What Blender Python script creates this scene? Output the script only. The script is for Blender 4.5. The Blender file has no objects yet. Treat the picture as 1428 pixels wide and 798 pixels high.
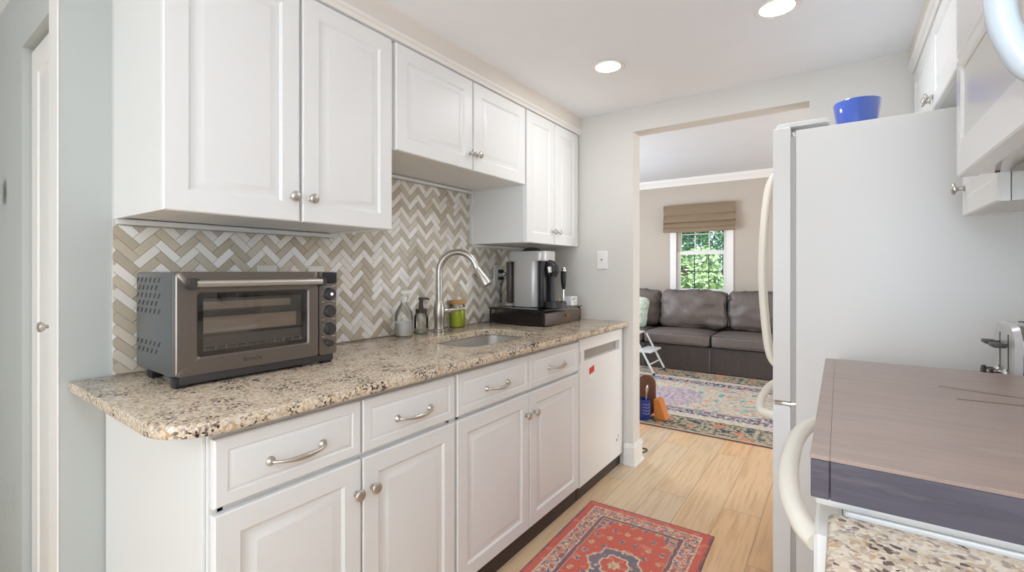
import bpy, bmesh, math, random
from mathutils import Vector, Matrix, noise

# ------------------------------------------------------------------ camera, light, exposure
scn = bpy.context.scene
COL = scn.collection
cd = bpy.data.cameras.new('camera'); cam = bpy.data.objects.new('camera', cd); COL.objects.link(cam)
cam.location = (0, 0, 1.24); cam.rotation_euler = (math.pi/2, 0, 0.6125)
cd.sensor_width = 36.0; cd.lens = 650.0/1428*36.0; cd.shift_y = -21.5/1428; cd.clip_start = 0.02
scn.camera = cam
scn.view_settings.view_transform = 'Standard'; scn.view_settings.look = 'None'
scn.view_settings.gamma = 1.0; scn.view_settings.use_curve_mapping = False
scn.view_settings.exposure = 0.58
w = bpy.data.worlds.new('sky'); scn.world = w; w.use_nodes = True
wb = w.node_tree.nodes['Background']; wb.inputs[0].default_value = (0.62, 0.80, 1.0, 1); wb.inputs[1].default_value = 1.6
try:
    scn.cycles.max_bounces = 10; scn.cycles.diffuse_bounces = 6; scn.cycles.transparent_max_bounces = 12
    scn.cycles.sample_clamp_indirect = 4.0; scn.cycles.use_denoising = True
except Exception: pass

def light(name, kind, loc, rot, energy, color, **kw):
    ld = bpy.data.lights.new(name, kind); ld.energy = energy; ld.color = color
    for k, v in kw.items(): setattr(ld, k, v)
    o = bpy.data.objects.new(name, ld); COL.objects.link(o); o.location = loc; o.rotation_euler = rot
    return o
R = math.radians
light('sun', 'SUN', (0, 0, 8), (R(48), 0, R(25)), 2.6, (1.0, 0.95, 0.86), angle=0.02)
# daylight at the glazed opening behind the camera and at the living-room side windows
light('daylight_kitchen', 'AREA', (-.40, -2.55, 1.2), (R(90), 0, 0), 26.0, (0.80, 0.92, 1.0), shape='RECTANGLE', size=1.8, size_y=1.9)
light('daylight_living', 'AREA', (-3.55, 4.9, 1.45), (0, R(-90), 0), 42.0, (0.88, 0.94, 1.0), shape='RECTANGLE', size=1.5, size_y=1.9)
light('daylight_living_right', 'AREA', (2.55, 4.7, 1.35), (0, R(90), 0), 40.0, (1.0, 0.97, 0.93), shape='RECTANGLE', size=1.6, size_y=1.8)
CAN_W = 1.9
CAN_C = (0.92, 0.965, 1.0)

# ------------------------------------------------------------------ materials
def lin(c):
    if isinstance(c, str):
        c = c.lstrip('#'); c = tuple(int(c[i:i+2], 16)/255 for i in (0, 2, 4))
    return tuple((x/12.92 if x <= 0.04045 else ((x+0.055)/1.055)**2.4) for x in c)
def mat(name, col, rough=0.5, metal=0.0, **kw):
    m = bpy.data.materials.new(name); m.use_nodes = True
    b = m.node_tree.nodes['Principled BSDF']
    b.inputs['Base Color'].default_value = (*lin(col), 1)
    b.inputs['Roughness'].default_value = rough; b.inputs['Metallic'].default_value = metal
    for k, v in kw.items():
        b.inputs[k.replace('_', ' ')].default_value = v
    return m
def nodes(m): return m.node_tree.nodes, m.node_tree.links, m.node_tree.nodes['Principled BSDF']
def ramp(nt, stops, interp='LINEAR'):
    r = nt.new('ShaderNodeValToRGB'); r.color_ramp.interpolation = interp
    e = r.color_ramp.elements
    while len(e) < len(stops): e.new(0.5)
    for i, (p, c) in enumerate(stops):
        e[i].position = p; e[i].color = (*lin(c), 1)
    return r
def add_noise_tint(m, scale, c1, c2, stretch=(1, 1, 1), detail=3, bump=0.0):
    n, l, b = nodes(m)
    tc = n.new('ShaderNodeTexCoord'); mp = n.new('ShaderNodeMapping'); mp.inputs['Scale'].default_value = stretch
    nz = n.new('ShaderNodeTexNoise'); nz.inputs['Scale'].default_value = scale; nz.inputs['Detail'].default_value = detail
    r = ramp(n, [(0.3, c1), (0.7, c2)])
    l.new(tc.outputs['Object'], mp.inputs[0]); l.new(mp.outputs[0], nz.inputs['Vector'])
    l.new(nz.outputs['Fac'], r.inputs[0]); l.new(r.outputs[0], b.inputs['Base Color'])
    if bump:
        bp = n.new('ShaderNodeBump'); bp.inputs['Strength'].default_value = bump; bp.inputs['Distance'].default_value = 0.01
        l.new(nz.outputs['Fac'], bp.inputs['Height']); l.new(bp.outputs[0], b.inputs['Normal'])
    return m
def attr_mat(name, rough=0.5, bump=0.0, bscale=300, **kw):
    m = mat(name, '#808080', rough, **kw); n, l, b = nodes(m)
    a = n.new('ShaderNodeAttribute'); a.attribute_name = 'Col'; l.new(a.outputs['Color'], b.inputs['Base Color'])
    if bump:
        tc = n.new('ShaderNodeTexCoord'); nz = n.new('ShaderNodeTexNoise'); nz.inputs['Scale'].default_value = bscale
        bp = n.new('ShaderNodeBump'); bp.inputs['Strength'].default_value = bump; bp.inputs['Distance'].default_value = 0.004
        l.new(tc.outputs['Object'], nz.inputs['Vector']); l.new(nz.outputs['Fac'], bp.inputs['Height']); l.new(bp.outputs[0], b.inputs['Normal'])
    return m
def glass_mat(name, tint=(1, 1, 1), gloss=0.08, rough=0.01):
    m = bpy.data.materials.new(name); m.use_nodes = True; n = m.node_tree.nodes; l = m.node_tree.links
    n.clear(); out = n.new('ShaderNodeOutputMaterial'); t = n.new('ShaderNodeBsdfTransparent'); g = n.new('ShaderNodeBsdfGlossy')
    t.inputs[0].default_value = (*tint, 1); g.inputs['Roughness'].default_value = rough
    fr = n.new('ShaderNodeFresnel'); fr.inputs[0].default_value = 1.45
    ad = n.new('ShaderNodeMath'); ad.operation = 'ADD'; ad.use_clamp = True; ad.inputs[1].default_value = gloss-0.04
    mx = n.new('ShaderNodeMixShader'); l.new(fr.outputs[0], ad.inputs[0]); l.new(ad.outputs[0], mx.inputs[0])
    l.new(t.outputs[0], mx.inputs[1]); l.new(g.outputs[0], mx.inputs[2]); l.new(mx.outputs[0], out.inputs[0])
    return m
def emit_mat(name, col, s):
    m = bpy.data.materials.new(name); m.use_nodes = True; n = m.node_tree.nodes; l = m.node_tree.links
    n.clear(); out = n.new('ShaderNodeOutputMaterial'); e = n.new('ShaderNodeEmission')
    e.inputs[0].default_value = (*lin(col), 1); e.inputs[1].default_value = s; l.new(e.outputs[0], out.inputs[0])
    return m

M = {}
M['wall'] = add_noise_tint(mat('wall_paint', '#d9d5cf', 0.75), 2.0, '#d8d4ce', '#dbd7d1')
M['wall_shaded'] = add_noise_tint(mat('shaded_wall_paint', '#bcc0bd', 0.6), 2.0, '#bbbfbc', '#bec2bf')  # wall paint darkened and cooled, so the hall end's shade sits in the colour
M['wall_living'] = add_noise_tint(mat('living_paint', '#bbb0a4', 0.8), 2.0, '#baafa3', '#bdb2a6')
M['ceiling'] = add_noise_tint(mat('ceiling_paint', '#f2f4f8', 0.9), 3.0, '#f1f3f7', '#f4f6fa')
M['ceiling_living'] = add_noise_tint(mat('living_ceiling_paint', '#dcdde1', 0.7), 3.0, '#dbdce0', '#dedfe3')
M['soffit'] = mat('soffit_paint', '#e4dcd3', 0.7)
M['cab'] = mat('cabinet_white_paint', '#e9e9e8', 0.40)
M['cab_in'] = mat('cabinet_side_white', '#e4e4e2', 0.45)
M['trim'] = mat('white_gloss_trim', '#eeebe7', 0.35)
M['nickel'] = mat('brushed_nickel', '#cac5be', 0.32, 1.0)
M['steel'] = mat('stainless_steel', '#d2cdc6', 0.3, 1.0)
M['sink_steel'] = mat('sink_brushed_steel', '#cfcac3', 0.42, 0.9)
M['chrome'] = mat('chrome', '#d8d8d8', 0.08, 1.0)
M['black'] = mat('black_plastic', '#1c1b1d', 0.4)
M['darkgrey'] = mat('charcoal_plastic', '#3a3737', 0.45)
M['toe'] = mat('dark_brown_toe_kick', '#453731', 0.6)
M['appl'] = mat('white_appliance_enamel', '#ebebea', 0.22, Coat_Weight=0.3)
M['fridge'] = mat('white_fridge_enamel', '#e7e6e4', 0.45)
M['ivory'] = mat('ivory_handle_plastic', '#efe9dc', 0.35)
M['gasket'] = mat('grey_gasket', '#b9b6b2', 0.6)
M['oven_steel'] = mat('smoked_brushed_steel', '#857c75', 0.34, 0.85)
M['oven_side'] = mat('smoked_metal_side', '#7d8083', 0.33, 0.75)
M['oven_in'] = mat('oven_cavity_steel', '#a39a92', 0.5, 0.1)
M['oven_glass'] = glass_mat('dark_oven_glass', (0.9, 0.87, 0.84), 0.07, 0.02)
M['plate'] = mat('white_plastic_plate', '#efedea', 0.4)
M['outlet'] = mat('outlet_ivory_plate', '#dfddd5', 0.4)
M['glass'] = glass_mat('clear_glass', (0.97, 0.98, 0.98), 0.05)
M['jar_glass'] = glass_mat('clear_bottle_glass', (0.985, 0.99, 0.985), 0.07)
M['pane'] = glass_mat('window_glass', (0.97, 0.99, 0.98), 0.05)
M['white_liquid'] = mat('white_cleaner', '#f4f3ef', 0.5)
M['clear_plastic'] = mat('frosted_white_plastic', '#f4f3f0', 0.35, Alpha=0.85)
M['green_wax'] = mat('lime_green_wax', '#c6d422', 0.3, Coat_Weight=0.6)
M['wood_lid'] = mat('cork_wood_lid', '#b98d55', 0.6)
M['silver_plastic'] = mat('silver_grey_plastic', '#c2c0be', 0.34, 0.3)
M['bronze'] = mat('dark_bronze_mesh', '#3c332f', 0.4, 0.5)
M['gold'] = mat('brass', '#caa45c', 0.25, 1.0)
M['blue'] = mat('cobalt_blue_glaze', '#3d57a8', 0.08, Coat_Weight=0.6)
M['sofa'] = add_noise_tint(mat('taupe_grey_sofa_fabric', '#665c57', 0.5), 60, '#605651', '#6c625d', bump=0.06)
M['sofa_pipe'] = mat('sofa_piping_fabric', '#55555c', 0.6)
M['shade'] = None
M['red'] = mat('red_sticker', '#cf2f34', 0.5)
M['text_grey'] = mat('grey_print', '#8f8f8f', 0.6)
M['text_dark'] = mat('dark_print', '#403a36', 0.5)
M['ladder'] = mat('white_metal_ladder', '#dfe2e4', 0.35)
M['orange'] = mat('orange_wood', '#cd7f3d', 0.5)
M['brownwood'] = mat('brown_wood', '#6d4733', 0.5)
M['bluetin'] = mat('navy_blue_tin', '#243a86', 0.35)
M['trunk'] = mat('tree_bark', '#5c4b3d', 0.9)
M['grass'] = add_noise_tint(mat('lawn_grass', '#6c8a3c', 0.9), 4, '#587a30', '#83a04c')
M['cord'] = mat('black_cord', '#222222', 0.5)

def granite_mat():
    m = mat('speckled_granite', '#bba98f', 0.14); n, l, b = nodes(m)
    tc = n.new('ShaderNodeTexCoord')
    dn = n.new('ShaderNodeTexNoise'); dn.inputs['Scale'].default_value = 60; dn.inputs['Detail'].default_value = 2
    mxv = n.new('ShaderNodeVectorMath'); mxv.operation = 'MULTIPLY_ADD'; mxv.inputs[1].default_value = (.010, .010, .010)
    l.new(tc.outputs['Object'], dn.inputs['Vector']); l.new(dn.outputs['Color'], mxv.inputs[0]); l.new(tc.outputs['Object'], mxv.inputs[2])
    v = n.new('ShaderNodeTexVoronoi'); v.inputs['Scale'].default_value = 178; l.new(mxv.outputs[0], v.inputs['Vector'])
    sp = n.new('ShaderNodeSeparateColor'); l.new(v.outputs['Color'], sp.inputs[0])
    big = n.new('ShaderNodeTexNoise'); big.inputs['Scale'].default_value = 13; big.inputs['Detail'].default_value = 4; l.new(tc.outputs['Object'], big.inputs['Vector'])
    ad = n.new('ShaderNodeMath'); ad.operation = 'MULTIPLY_ADD'; ad.inputs[1].default_value = 0.72
    sub = n.new('ShaderNodeMath'); sub.operation = 'MULTIPLY_ADD'; sub.inputs[1].default_value = 1.1; sub.inputs[2].default_value = -0.41
    l.new(big.outputs['Fac'], sub.inputs[0]); l.new(sp.outputs[0], ad.inputs[0]); l.new(sub.outputs[0], ad.inputs[2])
    r = ramp(n, [(0.0, '#2f2827'), (0.11, '#6a5b53'), (0.18, '#9c8b7f'), (0.26, '#c0af9d'), (0.40, '#d2c1aa'), (0.60, '#dfd1bc'), (0.76, '#c6a67c'), (0.85, '#ddd3c6'), (0.95, '#9c8876')], 'CONSTANT')
    l.new(ad.outputs[0], r.inputs[0]); l.new(r.outputs[0], b.inputs['Base Color'])
    return m
M['granite'] = granite_mat()

def floor_mat():
    m = mat('light_oak_planks', '#c9a77d', 0.3); n, l, b = nodes(m)
    tc = n.new('ShaderNodeTexCoord'); mp = n.new('ShaderNodeMapping'); mp.inputs['Rotation'].default_value = (0, 0, math.pi/2)
    br = n.new('ShaderNodeTexBrick'); br.offset = 0.37; br.inputs['Scale'].default_value = 1.0
    br.inputs['Brick Width'].default_value = 1.22; br.inputs['Row Height'].default_value = 0.18; br.inputs['Mortar Size'].default_value = 0.0012
    br.inputs['Color1'].default_value = (0, 0, 0, 1); br.inputs['Color2'].default_value = (1, 1, 1, 1); br.inputs['Mortar'].default_value = (.4, .4, .4, 1)
    l.new(tc.outputs['Object'], mp.inputs[0]); l.new(mp.outputs[0], br.inputs['Vector'])
    ms = n.new('ShaderNodeMapping'); ms.inputs['Scale'].default_value = (18, 1.0, 1)
    nz = n.new('ShaderNodeTexNoise'); nz.inputs['Scale'].default_value = 3.0; nz.inputs['Detail'].default_value = 6; nz.inputs['Distortion'].default_value = 0.25
    vm = n.new('ShaderNodeVectorMath'); vm.operation = 'MULTIPLY_ADD'; vm.inputs[1].default_value = (7, 7, 7)
    l.new(tc.outputs['Object'], ms.inputs[0]); l.new(br.outputs['Color'], vm.inputs[0]); l.new(ms.outputs[0], vm.inputs[2]); l.new(vm.outputs[0], nz.inputs['Vector'])
    r1 = ramp(n, [(0.0, '#e0b486'), (0.3, '#e6bf94'), (0.6, '#e2c099'), (0.85, '#dbc2a0'), (1.0, '#d8c5ab')])
    r2 = ramp(n, [(0.3, '#ddd2c4'), (0.55, '#ffffff'), (0.8, '#f6f1ea')])
    l.new(br.outputs['Color'], r1.inputs[0]); l.new(nz.outputs['Fac'], r2.inputs[0])
    mx = n.new('ShaderNodeMix'); mx.data_type = 'RGBA'; mx.blend_type = 'MULTIPLY'; mx.inputs[0].default_value = 0.75
    l.new(r1.outputs[0], mx.inputs[6]); l.new(r2.outputs[0], mx.inputs[7])
    mm = n.new('ShaderNodeMix'); mm.data_type = 'RGBA'; mm.inputs[7].default_value = (*lin('#8d7352'), 1)
    l.new(br.outputs['Fac'], mm.inputs[0]); l.new(mx.outputs[2], mm.inputs[6]); l.new(mm.outputs[2], b.inputs['Base Color'])
    return m
M['floor'] = floor_mat()

def streak_mat(name, cols, scale, stretch, rough, bump=0.05):
    m = mat(name, cols[0], rough); n, l, b = nodes(m)
    tc = n.new('ShaderNodeTexCoord'); mp = n.new('ShaderNodeMapping'); mp.inputs['Scale'].default_value = stretch
    nz = n.new('ShaderNodeTexNoise'); nz.inputs['Scale'].default_value = scale; nz.inputs['Detail'].default_value = 7; nz.inputs['Roughness'].default_value = 0.65
    r = ramp(n, [(0.25 + 0.5*i/(len(cols)-1), c) for i, c in enumerate(cols)])
    l.new(tc.outputs['Object'], mp.inputs[0]); l.new(mp.outputs[0], nz.inputs['Vector']); l.new(nz.outputs['Fac'], r.inputs[0]); l.new(r.outputs[0], b.inputs['Base Color'])
    bp = n.new('ShaderNodeBump'); bp.inputs['Strength'].default_value = bump; bp.inputs['Distance'].default_value = 0.005
    l.new(nz.outputs['Fac'], bp.inputs['Height']); l.new(bp.outputs[0], b.inputs['Normal'])
    return m
M['board'] = streak_mat('dark_stained_pine', ['#8a776d', '#9b877c', '#917e74', '#a8958a'], 3.0, (1.0, 9, 9), 0.33)
M['board_edge'] = streak_mat('charcoal_stained_pine', ['#453f48', '#55505a', '#4b454f', '#6a6469'], 4.0, (1.2, 8, 14), 0.5)
M['shade'] = streak_mat('woven_brown_shade', ['#a8937b', '#bda68b', '#b29c85', '#c6b096'], 40, (1, 1, 9), 0.8)
M['tile'] = attr_mat('glazed_herringbone_tile', 0.22)
M['rug'] = attr_mat('wool_rug_red', 0.95, 0.5, 500)
M['rug2'] = attr_mat('wool_rug_faded', 0.95, 0.5, 300)
M['leaf'] = attr_mat('tree_leaves', 0.6)
M['pillow'] = add_noise_tint(mat('pale_teal_pillow', '#b9c9c0', 0.9), 25, '#8fb0a6', '#dcdccb', detail=5)

# ------------------------------------------------------------------ mesh helpers
def link_mesh(name, bm, m, parent=None, smooth=35):
    bmesh.ops.recalc_face_normals(bm, faces=bm.faces)
    me = bpy.data.meshes.new(name); bm.to_mesh(me); bm.free()
    if smooth is not None:
        me.polygons.foreach_set('use_smooth', [True]*len(me.polygons)); me.set_sharp_from_angle(angle=R(smooth))
    me.materials.append(m)
    o = bpy.data.objects.new(name, me); COL.objects.link(o)
    return o
def root_of(o):
    while o.parent: o = o.parent
    return o
def obj(name, bm, m, parent=None, smooth=35, local=False):
    """one mesh object; world coordinates unless local=True (then in the root's own frame)"""
    off = Vector((0, 0, 0))
    if parent is not None:
        if not local:
            off = root_of(parent).location.copy()
    else:
        xs = [v.co for v in bm.verts]
        off = Vector(((min(v.x for v in xs)+max(v.x for v in xs))/2, (min(v.y for v in xs)+max(v.y for v in xs))/2, min(v.z for v in xs)))
    for v in bm.verts: v.co -= off
    o = link_mesh(name, bm, m, None, smooth)
    if parent is not None: o.parent = parent
    else: o.location = off
    return o
def tag(o, label, cat, group=None, kind=None):
    if label: o['label'] = label
    if cat: o['category'] = cat
    if group: o['group'] = group
    if kind: o['kind'] = kind
    return o
def thing(name, label, cat, loc, group=None, rz=0.0):
    o = bpy.data.objects.new(name, None); COL.objects.link(o); o.empty_display_size = 0.05
    o.location = loc; o.rotation_euler = (0, 0, rz)
    return tag(o, label, cat, group)
def struct(name, bm, m, label=None, smooth=35, parent=None):
    o = obj(name, bm, m, parent, smooth)
    if parent is None:
        o['kind'] = 'structure'
        if label: o['label'] = label
    return o
def dup(root, loc, label, rz=None, group=None):
    r = root.copy(); COL.objects.link(r); r.location = loc
    if rz is not None: r.rotation_euler = (0, 0, rz)
    if label: r['label'] = label
    if group: r['group'] = group
    for ch in list(root.children):
        c = ch.copy(); COL.objects.link(c); c.parent = r
        for g in list(ch.children):
            d = g.copy(); COL.objects.link(d); d.parent = c
    return r
def B(): return bmesh.new()
def box(bm, a, b, bev=0.0, seg=2):
    vs = [bm.verts.new((x, y, z)) for x in (a[0], b[0]) for y in (a[1], b[1]) for z in (a[2], b[2])]
    fs = [bm.faces.new([vs[i] for i in f]) for f in ((0, 1, 3, 2), (4, 6, 7, 5), (0, 4, 5, 1), (2, 3, 7, 6), (0, 2, 6, 4), (1, 5, 7, 3))]
    bmesh.ops.recalc_face_normals(bm, faces=fs)
    if bev:
        es = list({e for f in fs for e in f.edges})
        bmesh.ops.bevel(bm, geom=es, offset=bev, segments=seg, profile=0.5, affect='EDGES')
    return bm
def bx(a, b, bev=0.0, seg=2): return box(B(), a, b, bev, seg)
def lathe(bm, prof, c=(0, 0, 0), n=28, axis='Z', cap=True):
    rings = []
    for r, h in prof:
        ring = []
        for i in range(n):
            t = 2*math.pi*i/n; p = (r*math.cos(t), r*math.sin(t), h)
            if axis == 'X': p = (h, p[0], p[1])
            elif axis == '-X': p = (-h, p[0], p[1])
            elif axis == 'Y': p = (p[0], h, p[1])
            elif axis == '-Y': p = (p[0], -h, p[1])
            ring.append(bm.verts.new((p[0]+c[0], p[1]+c[1], p[2]+c[2])))
        rings.append(ring)
    fs = []
    for a, b in zip(rings, rings[1:]):
        for i in range(n): fs.append(bm.faces.new((a[i], a[(i+1) % n], b[(i+1) % n], b[i])))
    if cap: fs.append(bm.faces.new(rings[0])); fs.append(bm.faces.new(rings[-1]))
    return bm
def tube(bm, pts, rad, n=12, flat=1.0, cap=True):
    """swept tube; rad a number or list; flat squashes the second cross axis"""
    pts = [Vector(p) for p in pts]; k = len(pts)
    rad = rad if isinstance(rad, (list, tuple)) else [rad]*k
    rings = []; up = None
    for i, p in enumerate(pts):
        t = (pts[min(i+1, k-1)]-pts[max(i-1, 0)]).normalized()
        if up is None:
            up = Vector((0, 0, 1)) if abs(t.z) < 0.9 else Vector((1, 0, 0))
        s = t.cross(up)
        if s.length < 1e-6: s = t.orthogonal()
        s.normalize(); up = s.cross(t).normalized()
        rings.append([bm.verts.new(p + s*(rad[i]*math.cos(2*math.pi*j/n)) + up*(rad[i]*flat*math.sin(2*math.pi*j/n))) for j in range(n)])
    for a, b in zip(rings, rings[1:]):
        for j in range(n): bm.faces.new((a[j], a[(j+1) % n], b[(j+1) % n], b[j]))
    if cap: bm.faces.new(rings[0]); bm.faces.new(rings[-1])
    return bm
def smooth_path(pts, m=6):
    pts = [Vector(p) for p in pts]; out = []
    for i in range(len(pts)-1):
        p0 = pts[max(i-1, 0)]; p1 = pts[i]; p2 = pts[i+1]; p3 = pts[min(i+2, len(pts)-1)]
        for j in range(m):
            t = j/m
            out.append(0.5*((2*p1)+(p2-p0)*t+(2*p0-5*p1+4*p2-p3)*t*t+(-p0+3*p1-3*p2+p3)*t**3))
    out.append(pts[-1]); return out
def prism(bm, poly, z0, z1, bev=0.0, seg=3, holes=None):
    lo = [bm.verts.new((x, y, z0)) for x, y in poly]; hi = [bm.verts.new((x, y, z1)) for x, y in poly]
    n = len(poly); f1 = bm.faces.new(lo); f2 = bm.faces.new(hi)
    for i in range(n): bm.faces.new((lo[i], lo[(i+1) % n], hi[(i+1) % n], hi[i]))
    if bev:
        es = list(f2.edges)+list(f1.edges)
        bmesh.ops.bevel(bm, geom=es, offset=bev, segments=seg, profile=0.5, affect='EDGES')
    return bm
def rrect(x0, x1, y0, y1, r, n=6):
    pts = []
    for cx, cy, a in ((x1-r, y1-r, 0), (x0+r, y1-r, 90), (x0+r, y0+r, 180), (x1-r, y0+r, 270)):
        for i in range(n+1):
            t = R(a+90*i/n); pts.append((cx+r*math.cos(t), cy+r*math.sin(t)))
    return pts
def frameL(X0, Y0, Z0):   # a front facing +X (left-hand run): u along Y, v up, w out
    return lambda u, v, q: (X0+q, Y0+u, Z0+v)
def frameR(X0, Y0, Z0):   # a front facing -X (right-hand run)
    return lambda u, v, q: (X0-q, Y0+u, Z0+v)
def frameY(X0, Y0, Z0):   # a front facing -Y
    return lambda u, v, q: (X0+u, Y0-q, Z0+v)
def panel(bm, F, wd, ht, prof):
    rings = []
    for ins, q in prof:
        rings.append([bm.verts.new(F(u, v, q)) for u, v in ((ins, ins), (wd-ins, ins), (wd-ins, ht-ins), (ins, ht-ins))])
    for a, b in zip(rings, rings[1:]):
        for i in range(4): bm.faces.new((a[i], a[(i+1) % 4], b[(i+1) % 4], b[i]))
    bm.faces.new(rings[0]); bm.faces.new(rings[-1])
    return bm
DOOR = lambda fw: [(0, 0), (0, .016), (.0035, .0195), (fw, .0195), (fw+.004, .0165), (fw+.008, .0125), (fw+.014, .0118), (fw+.034, .0172), (fw+.037, .0188), (fw+.040, .0190)]
DRAWER = [(0, 0), (0, .015), (.004, .0195), (.028, .0195), (.030, .0165), (.033, .0160), (.040, .0190), (.044, .0195)]
def rect_ring(bm, F, o, i, q0, q1):
    """frame with a rectangular hole: o, i = (u0, v0, u1, v1)"""
    def ring(r, q): return [bm.verts.new(F(u, v, q)) for u, v in ((r[0], r[1]), (r[2], r[1]), (r[2], r[3]), (r[0], r[3]))]
    a, b, c, d = ring(o, q0), ring(o, q1), ring(i, q1), ring(i, q0)
    for p, s in ((a, b), (b, c), (c, d), (d, a)):
        for k in range(4): bm.faces.new((p[k], p[(k+1) % 4], s[(k+1) % 4], s[k]))
    return bm
def wall_holes(bm, F, W, H, holes, t):
    """wall slab W x H x t with rectangular holes, as welded cells"""
    us = sorted({0, W, *[h[0] for h in holes], *[h[2] for h in holes]}); vs = sorted({0, H, *[h[1] for h in holes], *[h[3] for h in holes]})
    solid = lambda i, j: 0 <= i < len(us)-1 and 0 <= j < len(vs)-1 and not any(h[0] <= (us[i]+us[i+1])/2 <= h[2] and h[1] <= (vs[j]+vs[j+1])/2 <= h[3] for h in holes)
    V = {}
    def vt(i, j, k):
        if (i, j, k) not in V: V[(i, j, k)] = bm.verts.new(F(us[i], vs[j], -t*k))
        return V[(i, j, k)]
    for i in range(len(us)-1):
        for j in range(len(vs)-1):
            if not solid(i, j): continue
            for k in (0, 1): bm.faces.new((vt(i, j, k), vt(i+1, j, k), vt(i+1, j+1, k), vt(i, j+1, k)))
            for (di, dj, e) in ((-1, 0, ((i, j), (i, j+1))), (1, 0, ((i+1, j), (i+1, j+1))), (0, -1, ((i, j), (i+1, j))), (0, 1, ((i, j+1), (i+1, j+1)))):
                if not solid(i+di, j+dj):
                    (a, b), (c, d) = e; bm.faces.new((vt(a, b, 0), vt(c, d, 0), vt(c, d, 1), vt(a, b, 1)))
    return bm
def text_mesh(name, s, size, m, parent, matrix, depth=0.0004):
    cu = bpy.data.curves.new(name, 'FONT'); cu.body = s; cu.size = size; cu.extrude = depth; cu.align_x = 'CENTER'; cu.align_y = 'CENTER'
    t = bpy.data.objects.new(name+'_tmp', cu); COL.objects.link(t)
    dg = bpy.context.evaluated_depsgraph_get(); me = bpy.data.meshes.new_from_object(t.evaluated_get(dg))
    COL.objects.unlink(t); bpy.data.objects.remove(t)
    me.transform(matrix); off = root_of(parent).location
    me.transform(Matrix.Translation(-off)); me.materials.clear(); me.materials.append(m)
    o = bpy.data.objects.new(name, me); COL.objects.link(o); o.parent = parent; return o

# ------------------------------------------------------------------ room shell
XW, YB, ZC = -1.85, 2.86, 2.27
XR = 0.60
struct('floor', bx((-3.8, -2.7, -0.1), (2.8, 7.05, 0.0)), M['floor'])
struct('ceiling', bx((-3.4, -2.7, ZC), (0.8, 2.86, ZC+.28)), M['ceiling'])
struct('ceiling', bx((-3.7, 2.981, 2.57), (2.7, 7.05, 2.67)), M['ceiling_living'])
# left run wall: a solid block behind the cabinets, its near end is the pantry front
struct('wall_left', bx((XW-.10, 0.4705, 0), (XW, YB, ZC)), M['wall'])
struct('wall_left', bx((XW-.10, 0.352, 0), (XW, .4703, ZC)), M['wall_shaded'])  # short stretch of the left wall, its shade painted in by the darker colour
bm = wall_holes(B(), frameY(-3.30, 0.352, 0), 1.349, ZC, [(.935, 0, 1.349, 2.03)], .10)
struct('wall_pantry', bm, M['wall_shaded'])
struct('wall_hall_left', bx((-3.40, -2.6, 0), (-3.30, 0.436, ZC)), M['wall_shaded'])
bm = wall_holes(B(), lambda u, v, q: (-3.30+u, -2.60+q, v), 4.0, ZC, [(2.0, .2, 3.8, 2.15)], .10)
struct('wall_front', bm, M['wall_shaded'])
struct('wall_right', bx((XR, -2.6, 0), (XR+.1, YB, ZC)), M['wall'])
bm = wall_holes(B(), frameY(-3.70, YB, 0), 6.4, 2.60, [(2.628, 0, 3.573, 2.12)], .12)
struct('wall_back', bm, M['wall'])
# living room
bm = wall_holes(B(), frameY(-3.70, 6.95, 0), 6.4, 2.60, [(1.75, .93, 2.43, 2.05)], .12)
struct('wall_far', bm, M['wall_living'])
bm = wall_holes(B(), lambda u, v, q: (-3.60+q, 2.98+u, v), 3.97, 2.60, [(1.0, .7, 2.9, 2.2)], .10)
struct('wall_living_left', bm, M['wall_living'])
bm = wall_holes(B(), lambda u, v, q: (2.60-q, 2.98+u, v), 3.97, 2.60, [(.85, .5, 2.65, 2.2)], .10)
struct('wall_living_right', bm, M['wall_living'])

# soffits above the cabinets, with small crown below
def crown_profile(name, X, s, y0, y1, z0, z1):
    bm = B(); prof = [(0, z0), (s*.012, z0+.002), (s*.016, z0+.012), (s*.020, z0+.016), (s*.024, z1-.012), (s*.030, z1-.006), (s*.030, z1), (-s*.02, z1), (-s*.02, z0)]
    a = [bm.verts.new((X+p[0], y0, p[1])) for p in prof]; b = [bm.verts.new((X+p[0], y1, p[1])) for p in prof]
    n = len(prof); bm.faces.new(a); bm.faces.new(b)
    for i in range(n): bm.faces.new((a[i], a[(i+1) % n], b[(i+1) % n], b[i]))
    return struct(name, bm, M['trim'], smooth=50)
struct('trim_1', bx((XW, .475, 2.186), (-1.432, YB, ZC)), M['soffit'])
crown_profile('trim_2', -1.452, 1, .475, 2.858, 2.156, 2.185)
struct('trim_3', bx((.268, .30, 2.186), (XR, YB, ZC)), M['soffit'])
crown_profile('trim_4', .290, -1, 1.43, 2.858, 2.156, 2.185)
# baseboard and shoe around the wall end beside the dishwasher
bm = B()
def base_seg(a, b, nrm, z0, z1, t):
    (x0, y0), (x1, y1) = a, b; nx, ny = nrm
    box(bm, (min(x0, x1, x0+nx*t, x1+nx*t), min(y0, y1, y0+ny*t, y1+ny*t), z0), (max(x0, x1, x0+nx*t, x1+nx*t), max(y0, y1, y0+ny*t, y1+ny*t), z1), .002, 1)
for z0, z1, t in ((0, .018, .024), (.018, .108, .014), (.108, .122, .018), (.122, .138, .010)):
    base_seg((-1.128, YB), (-1.072+t, YB), (0, -1), z0, z1, t)
    base_seg((-1.072, YB), (-1.072, 2.98+t), (1, 0), z0, z1, t)
struct('baseboard_back', bm, M['trim'])
bm = B(); box(bm, (-3.55, 6.93, 0), (2.55, 6.95, .12), .004)
struct('baseboard_far', bm, M['trim'])
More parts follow.
